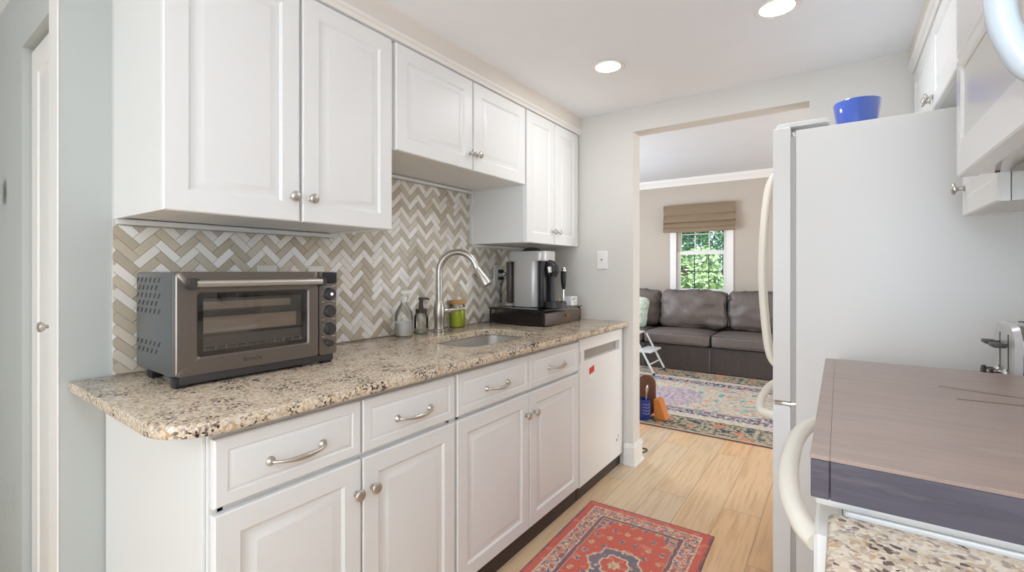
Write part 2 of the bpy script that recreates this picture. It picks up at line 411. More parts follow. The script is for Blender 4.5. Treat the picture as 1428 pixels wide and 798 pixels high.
# crown moulding along the far wall
bm = B(); prof = [(6.95, 2.47), (6.938, 2.47), (6.93, 2.49), (6.905, 2.515), (6.875, 2.545), (6.868, 2.568), (6.95, 2.568)]
a = [bm.verts.new((-3.58, y, z)) for y, z in prof]; b = [bm.verts.new((2.58, y, z)) for y, z in prof]
bm.faces.new(a); bm.faces.new(b)
for i in range(len(prof)): bm.faces.new((a[i], a[(i+1) % len(prof)], b[(i+1) % len(prof)], b[i]))
struct('trim_5', bm, M['trim'], smooth=40)

struct('lit_wall_end', bx((XW-.098, .3465, 0.001), (XW-.001, .3515, ZC-.001), .001, 1), M['trim'])  # white strip over the wall's end face, painting in its brighter light
# pantry door: narrow white panel set back in its opening
bm = panel(B(), frameY(-2.36, .376, .012), .50, 2.005, [(0, -.03), (0, 0), (.085, 0), (.090, -.005), (.098, -.006), (.115, -.001), (.12, 0)])
d1 = struct('door_1', bm, M['trim'])
kb = lathe(B(), [(.013, 0), (.013, .003), (.006, .006), (.006, .016), (.013, .021), (.0165, .027), (.015, .033), (.008, .036)], (-2.058, .375, 1.062), 20, '-Y')
kb2 = obj('door_knob', kb, M['nickel'], None); kb2.parent = d1; kb2.location = Vector(kb2.location)-d1.location
# glazed patio opening behind the camera
bm = B(); rect_ring(bm, lambda u, v, q: (-1.30+u, -2.60+q, .20+v), (0, 0, 1.8, 1.95), (.06, .06, 1.74, 1.89), -.06, -.02)
box(bm, (-.425, -2.66, .26), (-.375, -2.62, 2.09))
struct('window_2', bm, M['trim'])

# ------------------------------------------------------------------ living-room window
wx0, wx1, wz0, wz1 = -1.95, -1.27, .93, 2.05
wbm = B(); rect_ring(wbm, frameY(wx0, 6.95, wz0), (-.085, -.085, .68+.085, 1.12+.085), (0, 0, .68, 1.12), 0, .018)
win = struct('window_1', wbm, M['trim'])
def sub(name, bm, m, par):
    o = obj(name, bm, m, None); o.parent = par; o.location = Vector(o.location)-par.location; return o
bm = B(); box(bm, (wx0-.12, 6.885, wz0-.105), (wx1+.12, 6.949, wz0-.08), .004); sub('window_sill', bm, M['trim'], win)
def sash(z0, z1, y, nm):
    bm = B(); rect_ring(bm, frameY(wx0, y, z0), (.002, 0, .678, z1-z0), (.05, .045, .63, z1-z0-.045), -.03, 0)
    s = sub(nm, bm, M['trim'], win)
    gm = B()
    for k in (1, 2):
        u = wx0+.05+.58*k/3; box(gm, (u-.006, y+.004, z0+.045), (u+.006, y+.012, z1-.045))
    zm = (z0+z1)/2; box(gm, (wx0+.05, y+.004, zm-.006), (wx1-.05, y+.012, zm+.006))
    g = obj('muntin', gm, M['darkgrey'] if nm == 'lower_sash' else M['trim'], None); g.parent = s; g.location = Vector(g.location)-win.location-s.location
    pm = bx((wx0+.05, y+.014, z0+.045), (wx1-.05, y+.018, z1-.045))
    p = obj('pane', pm, M['pane'], None); p.parent = s; p.location = Vector(p.location)-win.location-s.location
sash(.935, 1.515, 6.985, 'lower_sash'); sash(1.485, 2.045, 7.022, 'upper_sash')

# roman shade
rs = thing('roman_shade', 'brown woven roman shade drawn up over the living room window', 'window blind', (-1.635, 6.93, 1.79))
def shade_piece(name, prof):
    bm = B(); n = 26; rows = []
    for y, z in prof:
        rows.append([bm.verts.new((-2.115+.965*i/n, y-.004*math.sin(i*.9+z*30), z-(.010*math.sin(math.pi*i/n) if z < 1.9 else 0))) for i in range(n+1)])
    for a, b in zip(rows, rows[1:]):
        for i in range(n): bm.faces.new((a[i], a[i+1], b[i+1], b[i]))
    bmesh.ops.solidify(bm, geom=bm.faces[:], thickness=.004)
    return obj(name, bm, M['shade'], rs, 60)
shade_piece('valance', [(6.925, 2.185), (6.895, 2.184), (6.888, 2.17), (6.888, 2.05), (6.892, 2.04)])
shade_piece('fold', [(6.905, 2.05), (6.885, 2.03), (6.868, 1.97), (6.866, 1.935), (6.90, 1.925)])
shade_piece('fold', [(6.905, 1.94), (6.880, 1.925), (6.858, 1.88), (6.860, 1.865), (6.90, 1.87)])
shade_piece('fold', [(6.905, 1.89), (6.874, 1.87), (6.856, 1.82), (6.862, 1.795), (6.90, 1.795)])

# ------------------------------------------------------------------ recessed ceiling lights
def can_light(x, y, label, watts=None):
    t = thing('recessed_light', label, 'ceiling light', (x, y, ZC), 'recessed ceiling lights')
    bm = lathe(B(), [(.062, -.001), (.078, -.0015), (.082, -.004), (.078, -.007), (.062, -.005)], (x, y, ZC), 40, cap=False); obj('trim_ring', bm, M['trim'], t)
    bm = lathe(B(), [(.0615, -.0015), (.0615, -.004)], (x, y, ZC), 40); obj('lens', bm, M_LENS, t)
    light('can_lamp', 'AREA', (x, y, ZC-.012), (0, 0, 0), watts or CAN_W, CAN_C, shape='DISK', size=.12)
M_LENS = emit_mat('lit_lens', '#fff6ea', 14.0)
can_light(-.955, 2.20, 'round recessed ceiling light nearer the left wall cabinets')
can_light(-.20, 2.085, 'round recessed ceiling light cut by the top edge above the fridge')
for x, y, l in ((-.95, -1.6, 'recessed ceiling light by the rear left wall, out of view'), (-.2, -1.6, 'recessed ceiling light by the rear right wall, out of view')):
    can_light(x, y, l)
t = thing('fill_globe', 'unseen white globe added as a fill light above the camera side of the aisle', 'added fill light', (.02, .12, ZC))  # unseen glowing globe, added to lift the ceiling and the lower cabinet fronts
obj('canopy', lathe(B(), [(.07, -.0005), (.07, -.015), (.035, -.03), (.004, -.032)], (.02, .12, ZC), 28), M['trim'], t, 50)
obj('stem', tube(B(), [(.02, .12, ZC-.03), (.02, .12, ZC-.552)], .006, 10), M['nickel'], t)
obj('globe', lathe(B(), [(.11*math.sin(R(a)), -.66+.11*math.cos(R(a))) for a in range(6, 180, 8)], (.02, .12, ZC), 28), emit_mat('lit_globe', '#eaf2ff', 24.5), t, 60)

# ------------------------------------------------------------------ hardware
def knob(F, u, v, q0, par):
    bm = lathe(B(), [(.009, 0), (.009, .002), (.0055, .004), (.0052, .013), (.011, .017), (.0160, .020), (.0165, .024), (.0145, .027), (.006, .029)], (0, 0, 0), 20)
    for p in bm.verts:
        p.co = Vector(F(u+p.co.x, v+p.co.y, q0+p.co.z))
    return obj('knob', bm, M['nickel'], par, 50)
def pull(F, u, v, q0, half, par):
    bm = B(); pts = [(-half, 0, .004), (-half*.97, 0, .014), (-half*.82, -.001, .024), (-half*.5, -.003, .031), (0, -.004, .034), (half*.5, -.003, .031), (half*.82, -.001, .024), (half*.97, 0, .014), (half, 0, .004)]
    pts = smooth_path(pts, 4); n = len(pts); rad = []
    for p in pts:
        a = abs(p.x)/half; rad.append(.0042 + .0032*max(0, 1-(a/.62)**2))
    tube(bm, pts, rad, 12)
    for s in (-1, 1):
        lathe(bm, [(.0115, 0), (.0115, .003), (.0095, .006), (.006, .0085), (.0055, .014)], (s*half, 0, 0), 18)
    for p in bm.verts: p.co = Vector(F(u+p.co.x, v+p.co.y, q0+p.co.z))
    return obj('handle', bm, M['nickel'], par, 50)

# ------------------------------------------------------------------ base cabinets, left run
XBF = -1.155     # carcass front; doors add ~.02
Z0D, Z1D, Z0R, Z1R = .085, .692, .707, .862
def base_cab(y0, y1, splits, label, side_panel=None):
    t = thing('base_cabinet', label, 'base cabinet', ((XW+XBF)/2, (y0+y1)/2, 0))
    bm = B(); z1 = .8815
    box(bm, (XW+.006, y0, .09), (XBF, y0+.018, z1)); box(bm, (XW+.006, y1-.018, .09), (XBF, y1, z1))
    box(bm, (XW+.006, y0+.018, .09), (XBF, y1-.018, .108)); box(bm, (XW+.006, y0+.018, .108), (XW+.012, y1-.018, z1))
    box(bm, (XBF-.018, y0+.018, .86), (XBF, y1-.018, z1)); box(bm, (XBF-.018, y0+.018, .692), (XBF, y1-.018, .707))
    box(bm, (XBF-.018, y0+.018, .108), (XBF, y0+.03, .86)); box(bm, (XBF-.018, y1-.03, .108), (XBF, y1-.018, .86))
    obj('carcass', bm, M['cab_in'], t, None)
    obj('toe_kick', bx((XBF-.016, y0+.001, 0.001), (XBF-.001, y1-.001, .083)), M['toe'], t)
    for (a, b, ku) in splits:
        F = frameL(XBF+.001, a, Z0D); d = obj('door', panel(B(), F, b-a, Z1D-Z0D, DOOR(.055)), M['cab'], t, 25)
        knob(F, ku-a, .600-Z0D, .0195, d)
        F = frameL(XBF+.001, a, Z0R); d = obj('drawer', panel(B(), F, b-a, Z1R-Z0R, DRAWER), M['cab'], t, 25)
        pull(F, (b-a)/2, (Z1R-Z0R)/2-.008, .0195, .070, d)
    if side_panel:
        obj('end_panel', bx((XW+.006, y0-.008, 0.001), (XBF-.012, y0-.0005, .8815), .001, 1), M['cab_in'], t)
    return t
base_cab(.462, 1.262, [(.466, .855, .836), (.861, 1.258, .893)], 'white base cabinet with two drawers and two doors under the toaster oven', True)
base_cab(1.2635, 2.238, [(1.271, 1.750, 1.722), (1.756, 2.233, 1.790)], 'white sink base cabinet with two drawer fronts and two doors beside the dishwasher')

# dishwasher
dw = thing('dishwasher', 'white built-in dishwasher with recessed handle and red sticker', 'dishwasher', (-1.45, 2.55, 0))
obj('body', bx((XW+.02, 2.246, .09), (-1.172, 2.850, .875)), M['appl'], dw)
F = frameL(-1.170, 2.246, .075)
bm = B(); rect_ring(bm, F, (0, 0, .604, .795), (.055, .672, .555, .730), 0, .034)
bmesh.ops.bevel(bm, geom=[e for e in bm.edges if all(abs(v.co.x-(-1.170+.034)) < 1e-5 for v in e.verts)], offset=.003, segments=2, affect='EDGES')
dd = obj('door', bm, M['appl'], dw)
bm = B(); P8 = [F(u, v, q) for u, v, q in ((.055, .672, .004), (.555, .672, .004), (.555, .730, .004), (.055, .730, .004), (.055, .672, .002), (.555, .672, .002), (.555, .730, .002), (.055, .730, .002))]
vs = [bm.verts.new(p) for p in P8]
for f in ((0, 1, 2, 3), (4, 5, 6, 7), (0, 1, 5, 4), (2, 3, 7, 6), (1, 2, 6, 5), (0, 3, 7, 4)): bm.faces.new([vs[i] for i in f])
obj('handle_recess', bm, mat('pocket_grey', '#9a928a', 0.4), dw)
bm = B()
for i in range(8): box(bm, (-1.1362, 2.2505, .745+.008*i), (-1.1352, 2.2565, .749+.008*i))
obj('vent', bm, M['darkgrey'], dw)
bm = prism(B(), [(2.362, .662), (2.425, .672), (2.425, .707), (2.362, .697)], 0, .0008)
for v in bm.verts: v.co = Vector((-1.1358+v.co.z, v.co.x, v.co.y))
obj('sticker', bm, M['red'], dw)
bm = B(); box(bm, (-1.1355, 2.363, .640), (-1.1347, 2.42, .657)); obj('sticker_slip', bm, M['plate'], dw)
bm = lathe(B(), [(.009, 0), (.009, .001)], (-1.1355, 2.752, .185), 16, 'X'); lathe(bm, [(.006, 0), (.006, .001)], (-1.1355, 2.775, .205), 12, 'X'); obj('badge', bm, M['text_grey'], dw)
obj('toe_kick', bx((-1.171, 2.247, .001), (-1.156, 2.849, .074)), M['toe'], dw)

# ------------------------------------------------------------------ granite worktop with sink cut-out
XG = -1.100
def worktop():
    bm = B()
    sx0, sx1, sy0, sy1 = -1.610, -1.262, 1.500, 2.075
    zt, zb = .915, .883
    outer = [(XW+.001, YB-.001), (XW+.001, .370), (-1.22, .362)]
    for i in range(1, 9):
        t = R(-90+90*i/8); outer.append((-1.215+.115*math.cos(t)*1.0, .477+.115*math.sin(t)))
    outer += [(XG, YB-.001)]
    outer = outer[::1]
    # hole: rounded rectangle, wider right end
    hole = rrect(sx0, sx1, sy0, sy1, .075, 7)
    eps = .007
    def shrink(pl, d, cx, cy, inner=False):
        res = []; n = len(pl)
        for i in range(n):
            p0 = Vector(pl[i-1]); p1 = Vector(pl[i]); p2 = Vector(pl[(i+1) % n])
            e1 = (p1-p0).normalized(); e2 = (p2-p1).normalized()
            n1 = Vector((-e1.y, e1.x)); n2 = Vector((-e2.y, e2.x)); m = (n1+n2); m = m/max(1e-6, m.length); s = d/max(.35, m.dot(n1))
            res.append((p1.x+m.x*s, p1.y+m.y*s))
        return res
    # orientation: outer ccw -> normals inward
    area = sum(outer[i][0]*outer[(i+1) % len(outer)][1]-outer[(i+1) % len(outer)][0]*outer[i][1] for i in range(len(outer)))
    sg = 1 if area > 0 else -1
    layers_o = [(shrink(outer, sg*eps, 0, 0), zt), (shrink(outer, sg*eps*.3, 0, 0), zt-eps*.3), (outer, zt-eps), (outer, zb+eps), (shrink(outer, sg*eps*.3, 0, 0), zb+eps*.3), (shrink(outer, sg*eps, 0, 0), zb)]
    layers_h = [(shrink(hole, -eps*.5, 0, 0), zt), (hole, zt-eps*.5), (hole, zb)]
    ro = [[bm.verts.new((x, y, z)) for x, y in pl] for pl, z in layers_o]; rh = [[bm.verts.new((x, y, z)) for x, y in pl] for pl, z in layers_h]
    for rr in (ro, rh):
        for a, b in zip(rr, rr[1:]):
            n = len(a)
            for i in range(n): bm.faces.new((a[i], a[(i+1) % n], b[(i+1) % n], b[i]))
    def fill(o, h):
        es = []
        for r in (o, h):
            for i in range(len(r)): es.append(bm.edges.get((r[i], r[(i+1) % len(r)])))
        bmesh.ops.triangle_fill(bm, edges=es, use_beauty=True)
    fill(ro[0], rh[0]); fill(ro[-1], rh[-1])
    return bm, hole
bm, hole = worktop()
tag(obj('granite_worktop', bm, M['granite'], None, 40), 'long speckled beige granite worktop with rounded end and sink cut-out', 'worktop')
# sink bowl
bm = B(); sx0, sx1, sy0, sy1 = -1.616, -1.256, 1.494, 2.081
levels = [(-.004, .8825, .08), (-.004, .8815, .08), (.004, .880, .075), (.008, .80, .07), (.016, .735, .06), (.05, .712, .04)]
rings = []
for ins, z, r in levels:
    rings.append([bm.verts.new((x, y, z)) for x, y in rrect(sx0+ins, sx1-ins, sy0+ins, sy1-ins, r, 7)])
for a, b in zip(rings, rings[1:]):
    n = len(a)
    for i in range(n): bm.faces.new((a[i], a[(i+1) % n], b[(i+1) % n], b[i]))
bm.faces.new(rings[-1])
sk = thing('undermount_sink', 'undermount stainless steel sink bowl set in the granite worktop', 'sink', (-1.436, 1.788, .712))
obj('bowl', bm, M['sink_steel'], sk, 40)
obj('drain', lathe(B(), [(.045, 0), (.045, .002), (.038, .003), (.030, .001), (.004, .001)], (-1.47, 1.79, .7125), 28), M['chrome'], sk)

# ------------------------------------------------------------------ herringbone backsplash
def clip(poly, x0, x1, y0, y1):
    for ax, lim, s in ((0, x0, 1), (0, x1, -1), (1, y0, 1), (1, y1, -1)):
        out = []
        for i in range(len(poly)):
            a, b = poly[i-1], poly[i]; da, db = s*(a[ax]-lim), s*(b[ax]-lim)
            if da >= 0: out.append(a)
            if (da >= 0) != (db >= 0):
                t = da/(da-db); out.append((a[0]+t*(b[0]-a[0]), a[1]+t*(b[1]-a[1])))
        poly = out
        if len(poly) < 3: return []
    return poly
def backsplash():
    rnd = random.Random(5); bm = B(); cl = bm.loops.layers.float_color.new('Col')
    lights = ['#ece9e4', '#e5e1db', '#efedea', '#e2ddd6', '#e7e2da']; tans = ['#c8bdac', '#c0b5a4', '#cfc5b5', '#bbb09d', '#c9beaa', '#b8ac9a', '#c2baa6']
    rects = [(.4705, 2.857, .9165, 1.381), (1.243, 2.187, 1.381, 1.702)]
    Wt, n = .0272, 3; L = Wt*n; g = .0008; c45 = math.sqrt(.5)
    def paint(f, c):
        for lp in f.loops: lp[cl] = (*lin(c), 1)
    for r in rects:   # grout bed
        k = len(bm.faces); box(bm, (XW+.0006, r[0], r[2]), (XW+.004, r[1], r[3]))
        bm.faces.ensure_lookup_table()
        for f in bm.faces[k:]: paint(f, '#d8d3c9')
    def tile(x0, y0, x1, y1, col):
        q = [((x-y)*c45, (x+y)*c45) for x, y in ((x0+g, y0+g), (x1-g, y0+g), (x1-g, y1-g), (x0+g, y1-g))]
        q = [(u+1.0, v+.9) for u, v in q]
        for r in rects:
            p = clip(q, *r)
            if len(p) < 3: continue
            lo = [bm.verts.new((XW+.004, u, v)) for u, v in p]; hi = [bm.verts.new((XW+.0085, u, v)) for u, v in p]
            m = len(p); fs = [bm.faces.new(hi)]+[bm.faces.new((lo[i], lo[(i+1) % m], hi[(i+1) % m], hi[i])) for i in range(m)]
            for f in fs: paint(f, col)
    # staircase lattice: (W, W) climbs the wall after turning 45 degrees, (L, -L) runs along it
    for a in range(-60, 90):
        tone = (a % 2 == 0)
        for b in range(-40, 40):
            ox, oy = a*Wt + b*L, a*Wt - b*L
            vv = (ox+oy)*c45+.9; uu = (ox-oy)*c45+1.0
            if not (.75 < vv < 1.85 and .2 < uu < 3.1): continue
            for k in (0, 1):
                t = tone if rnd.random() < .88 else not tone
                col = rnd.choice(tans if t else lights)
                if k == 0: tile(ox, oy, ox+L, oy+Wt, col)
                else: tile(ox, oy+Wt, ox+Wt, oy+Wt+L, col)
    return bm
tag(obj('tile_backsplash', backsplash(), M['tile'], None, None), 'beige and white herringbone tile backsplash on the left wall', 'backsplash')
# ------------------------------------------------------------------ wall cabinets, left run
XUF = -1.460
def wall_cab(y0, y1, z0, z1, doors, label, ks, right_trim=False):
    t = thing('wall_cabinet', label, 'wall cabinet', ((XW+XUF)/2, (y0+y1)/2, z0))
    bm = B()
    box(bm, (XW+.002, y0, z0), (XUF, y0+.016, z1)); box(bm, (XW+.002, y1-.016, z0), (XUF, y1, z1))
    box(bm, (XW+.002, y0+.016, z0+.004), (XUF, y1-.016, z0+.02)); box(bm, (XW+.002, y0+.016, z1-.016), (XUF, y1-.016, z1)); box(bm, (XW+.002, y0+.016, z0+.02), (XW+.008, y1-.016, z1-.016))
    box(bm, (XUF-.02, y0+.016, z0+.02), (XUF, y0+.03, z1-.016)); box(bm, (XUF-.02, y1-.03, z0+.02), (XUF, y1-.016, z1-.016)); 
    ym = (doors[0][1]+doors[-1][0])/2; box(bm, (XUF-.02, ym-.02, z0+.02), (XUF, ym+.02, z1-.016))
    obj('carcass', bm, M['cab_in'], t, None)
    obj('back_rail', bx((XW+.0095, y0+.002, z0-.016), (XW+.024, y1-.002, z0-.0005)), M['cab_in'], t)
    for (a, b), ku in zip(doors, ks):
        F = frameL(XUF+.001, a, z0-.001); d = obj('door', panel(B(), F, b-a, z1-z0-.002, DOOR(.058)), M['cab'], t, 25)
        knob(F, ku-a, .078, .0195, d)
    return t
wall_cab(.474, 1.236, 1.401, 2.152, [(.470, .846), (.856, 1.230)], 'tall white two-door wall cabinet above the toaster oven', (.820, .884))
wall_cab(1.2385, 2.186, 1.722, 2.152, [(1.249, 1.722), (1.732, 2.180)], 'short white two-door wall cabinet above the sink', (1.703, 1.757))
t3 = wall_cab(2.1885, 2.830, 1.401, 2.152, [(2.196, 2.508), (2.514, 2.822)], 'tall white two-door wall cabinet above the coffee machine', (2.482, 2.542))
obj('scribe_strip', bx((XW+.0095, 2.170, 1.401), (XW+.028, 2.1875, 1.705)), M['cab_in'], t3)
obj('filler', bx((XUF-.05, 2.8305, 1.401), (XUF-.012, 2.858, 2.15)), M['cab_in'], t3)

# ------------------------------------------------------------------ wall plates
def plate(name, label, F, two_plugs=False, switch=False, group=None):
    t = thing(name, label, 'light switch' if switch else 'power outlet', F(0, 0, 0), group)
    bm = panel(B(), lambda u, v, q: F(u-.0375, v-.06, q), .075, .12, [(0, 0), (0, .003), (.003, .006)]); obj('cover_plate', bm, M['outlet'] if not switch else M['plate'], t)
    if switch:
        bm = panel(B(), lambda u, v, q: F(u-.006, v-.013, q), .012, .026, [(0, .006), (0, .008)]); obj('switch_surround', bm, M['plate'], t)
        bm = panel(B(), lambda u, v, q: F(u-.004, v-.002, q), .008, .012, [(0, .008), (.001, .018)]); obj('toggle', bm, M['text_grey'], t)
    else:
        for v0 in (-.02, .02):
            bm = panel(B(), lambda u, v, q: F(u-.016, v+v0-.0135, q), .032, .027, [(0, .006), (.002, .008)]); obj('receptacle', bm, M['plate'], t)
    return t
plate('outlet', 'left of the two outlet plates peeking over the toaster oven', frameL(XW+.009, .945, 1.20), group='outlets behind the toaster oven')
plate('outlet', 'right of the two outlet plates peeking over the toaster oven, by the knobs', frameL(XW+.009, 1.155, 1.20), group='outlets behind the toaster oven')
ol = plate('outlet', 'outlet plate with two black plugs left of the coffee machine', frameL(XW+.009, 2.452, 1.215))
plate('light_switch', 'white toggle light switch on the wall left of the doorway', frameY(-1.281, YB-.0005, 1.309), switch=True)
for z, dyc in ((1.235, -.02), (1.190, .02)):
    pl = B(); box(pl, (XW+.0175, 2.445, z-.012), (XW+.045, 2.477, z+.012), .005); tube(pl, smooth_path([(XW+.045, 2.461, z), (XW+.056, 2.461, z-.002), (XW+.058, 2.46-dyc, z-.02), (XW+.030+dyc, 2.46-dyc, z-.06), (XW+.030+dyc, 2.46-dyc, 1.03)], 5), .003, 8)
    tag(obj('power_plug', pl, M['black']), 'upper black plug in the outlet beside the coffee machine' if z > 1.2 else 'lower black plug in the outlet beside the coffee machine', 'plug', 'black power plugs')

# ------------------------------------------------------------------ toaster oven
ov = thing('toaster_oven', 'smoky stainless countertop toaster oven with glass door and knobs', 'toaster oven', (-1.62, .752, .915))
X1 = -1.488; y0, y1 = .508, 1.004
obj('shell', prism(B(), rrect(-1.775, X1, y0, y1, .012, 3), .944, 1.236, .010, 3), M['oven_side'], ov, 40)
# side vents (perforation pattern) on the left side
for rows, zs in ((5, 1.212), (2, 1.028)):
    bm = B()
    for i in range(rows):
        for j in range(5 + (i % 2 == 0)):
            x = -1.754+.0335*j + (.012 if i % 2 else 0); z = zs-.0225*i
            vs = [bm.verts.new((x+a, y0-.0004, z+c)) for a, c in ((-.010, -.0065), (.000, -.0065), (.012, .0075), (.002, .0075))]
            f = bm.faces.new(vs); r = bmesh.ops.extrude_face_region(bm, geom=[f])
            for v in [e for e in r['geom'] if isinstance(e, bmesh.types.BMVert)]: v.co.y += .0008
    obj('side_vents', bm, M['black'], ov, None)
# front fascia (door + control strip)
F = frameL(X1, y0, .930)
bm = B()
def rr_ring(bm, outer, inner, q0, q1, F, r0, r1, n=5):
    A = rrect(outer[0], outer[2], outer[1], outer[3], r0, n); I = rrect(inner[0], inner[2], inner[1], inner[3], r1, n)
    rs_ = [[bm.verts.new(F(u, v, q)) for u, v in pl] for pl, q in ((A, q0), (A, q1-.003))]
    A2 = rrect(outer[0]+.003, outer[2]-.003, outer[1]+.003, outer[3]-.003, r0, n); rs_.append([bm.verts.new(F(u, v, q1)) for u, v in A2])
    I2 = rrect(inner[0]-.004, inner[2]+.004, inner[1]-.004, inner[3]+.004, r1, n); rs_.append([bm.verts.new(F(u, v, q1)) for u, v in I2])
    rs_.append([bm.verts.new(F(u, v, q1-.004)) for u, v in I]); rs_.append([bm.verts.new(F(u, v, q0)) for u, v in I])
    for a, b in zip(rs_, rs_[1:]+rs_[:1]):
        k = len(a)
        for i in range(k): bm.faces.new((a[i], a[(i+1) % k], b[(i+1) % k], b[i]))
    return bm
rr_ring(bm, (.001, .016, .425, .306), (.055, .066, .385, .246), 0, .018, F, .012, .008)
dr = obj('door', bm, M['oven_steel'], ov, 40)
g = panel(B(), lambda u, v, q: F(u+.0555, v+.0665, q), .329, .179, [(0, .008), (0, .0115)]); obj('glass_pane', g, M['oven_glass'], dr)
g = B(); rect_ring(g, lambda u, v, q: F(u, v, q), (.0555, .0665, .3845, .2455), (.072, .078, .372, .230), .003, .007); obj('glass_border', g, M['black'], dr)
# cavity seen through the glass: liner, rack, tray
cv = B()
for a, b in (((-1.489, .565, .998), (-1.4885, .890, 1.174)),): box(cv, a, b)
obj('cavity_back', cv, M['oven_in'], ov)
cv = B()
box(cv, (-1.4882, .58, 1.060), (-1.4868, .86, 1.105))
box(cv, (-1.4882, .58, 1.128), (-1.4868, .84, 1.150)); obj('baking_tray', cv, mat('bright_tray', '#c9c2b8', .35, .6), ov)
cv = B()
for z in (1.018, 1.056, 1.052): tube(cv, [(-1.4862, .572, z), (-1.4862, .888, z)], .0012, 6)
for i in range(11): tube(cv, [(-1.4862, .585+.029*i, 1.010), (-1.4862, .585+.029*i, 1.022)], .002, 6)
obj('wire_rack', cv, M['chrome'], ov)
# handle
hx = X1+.045; hz = 1.203
hb = tube(B(), [(hx, .548, hz), (hx, .925, hz)], .0112, 16); hd = obj('handle', hb, M['steel'], dr, 40)
for yy in (.545, .928):
    e = tube(B(), [(hx+.006, yy, hz), (hx-.004, yy, hz), (hx-.022, yy, hz-.002), (X1+.018, yy, hz-.004)], [.0150, .0170, .015, .014], 14); obj('handle_end', e, M['darkgrey'], hd)
# control strip
st = obj('control_panel', prism(B(), [(u, v) for u, v in rrect(.428, .495, .016, .306, .010, 3)], 0, .016, .002, 2), M['oven_steel'], ov, 40)
for v in st.data.vertices:
    p = Vector(F(v.co.x+ov.location.x, v.co.y+ov.location.y, v.co.z+ov.location.z))-ov.location; v.co = p
dsp = bx((X1+.0155, .946, 1.196), (X1+.024, 1.000, 1.234), .003); obj('display', dsp, M['black'], st)
for z, r in ((1.158, .0245), (1.098, .0245), (1.036, .0245), (.985, .0125)):
    k = lathe(B(), [(r, 0), (r, .004), (r*.86, .006), (r*.80, .016), (r*.72, .019), (r*.2, .0185)], (X1+.0162, .972, z), 24, 'X')
    kk = obj('knob', k, M['darkgrey'], st, 40)
    if r > .02:
        ring = lathe(B(), [(r+.0015, 0), (r+.0015, .0015), (r+.0002, .0016), (r+.0002, 0)], (X1+.0162, .972, z), 28, 'X', cap=False); obj('knob_ring', ring, M['steel'], kk)
for z in (1.185, 1.130, 1.068, 1.008):
    obj('dial_mark', bx((X1+.0161, .985, z), (X1+.0166, .999, z+.0015)), M['plate'], st); obj('dial_mark', bx((X1+.0161, .945, z), (X1+.0166, .956, z+.0015)), M['plate'], st)
pw = lathe(B(), [(.005, 0), (.005, .0006)], (X1+.0354, .972, 1.158), 14, 'X'); obj('indicator', pw, emit_mat('indicator_white', '#f4f6ff', 1.5), st)
text_mesh('logo', 'Breville', .019, M['text_dark'], dr, Matrix(((0, 0, 1, X1+.0184), (1, 0, 0, .712), (0, 1, 0, .972), (0, 0, 0, 1))))
# plinth and feet
obj('base_plinth', bx((X1-.03, .520, .924), (X1+.012, .992, .9455), .002), M['darkgrey'], ov)
for (xa, ya) in ((-1.735, .525), (X1-.030, .512), (-1.735, .955), (X1-.030, .958)):
    obj('foot', bx((xa, ya, .9155), (xa+.038, ya+.032, .945), .003), M['black'], ov)

# ------------------------------------------------------------------ faucet
fx, fy = -1.768, 1.832; ph = R(22); dx, dy = math.cos(ph), math.sin(ph)
fc = thing('kitchen_faucet', 'brushed nickel gooseneck pull-down faucet behind the sink', 'faucet', (fx, fy, .915))
obj('base', lathe(B(), [(.033, 0), (.033, .006), (.0275, .012), (.0270, .060), (.0285, .066), (.030, .085), (.030, .118), (.027, .140), (.0215, .160), (.0187, .168)], (fx, fy, .9155), 28), M['nickel'], fc, 40)
rr = .106; cz = 1.233; pts = [(fx, fy, 1.080), (fx, fy, 1.16)]
for i in range(0, 15):
    t = math.pi - math.pi*.93*i/14; pts.append((fx+dx*(rr+rr*math.cos(t)), fy+dy*(rr+rr*math.cos(t)), cz+rr*math.sin(t)))
obj('neck', tube(B(), pts, [.0185]*2+[.0172]*15, 18), M['nickel'], fc, 50)
e = Vector(pts[-1]); dvec = (Vector(pts[-1])-Vector(pts[-2])).normalized(); dvec = (dvec+Vector((dx*.30, dy*.30, 0))).normalized()
ph_ = [e+dvec*s for s in (0.001, .012, .018, .048, .092, .108, .112)]
obj('spray_head', tube(B(), ph_, [.0178, .0182, .0200, .0240, .0320, .0330, .028], 20), M['nickel'], fc, 50)
b0 = e+dvec*.05-Vector((dx, dy, 0))*.025; obj('spray_button', tube(B(), [b0-dvec*.014, b0+dvec*.016], [.006, .007], 10), M['black'], fc)
obj('handle', tube(B(), smooth_path([(fx+.010, fy+.020, 1.022), (fx+.022, fy+.050, 1.022), (fx+.032, fy+.070, 1.024), (fx+.062, fy+.140, 1.030)], 4), [.0145]*5+[.0115]*4+[.0068]*4, 14), M['nickel'], fc, 50)

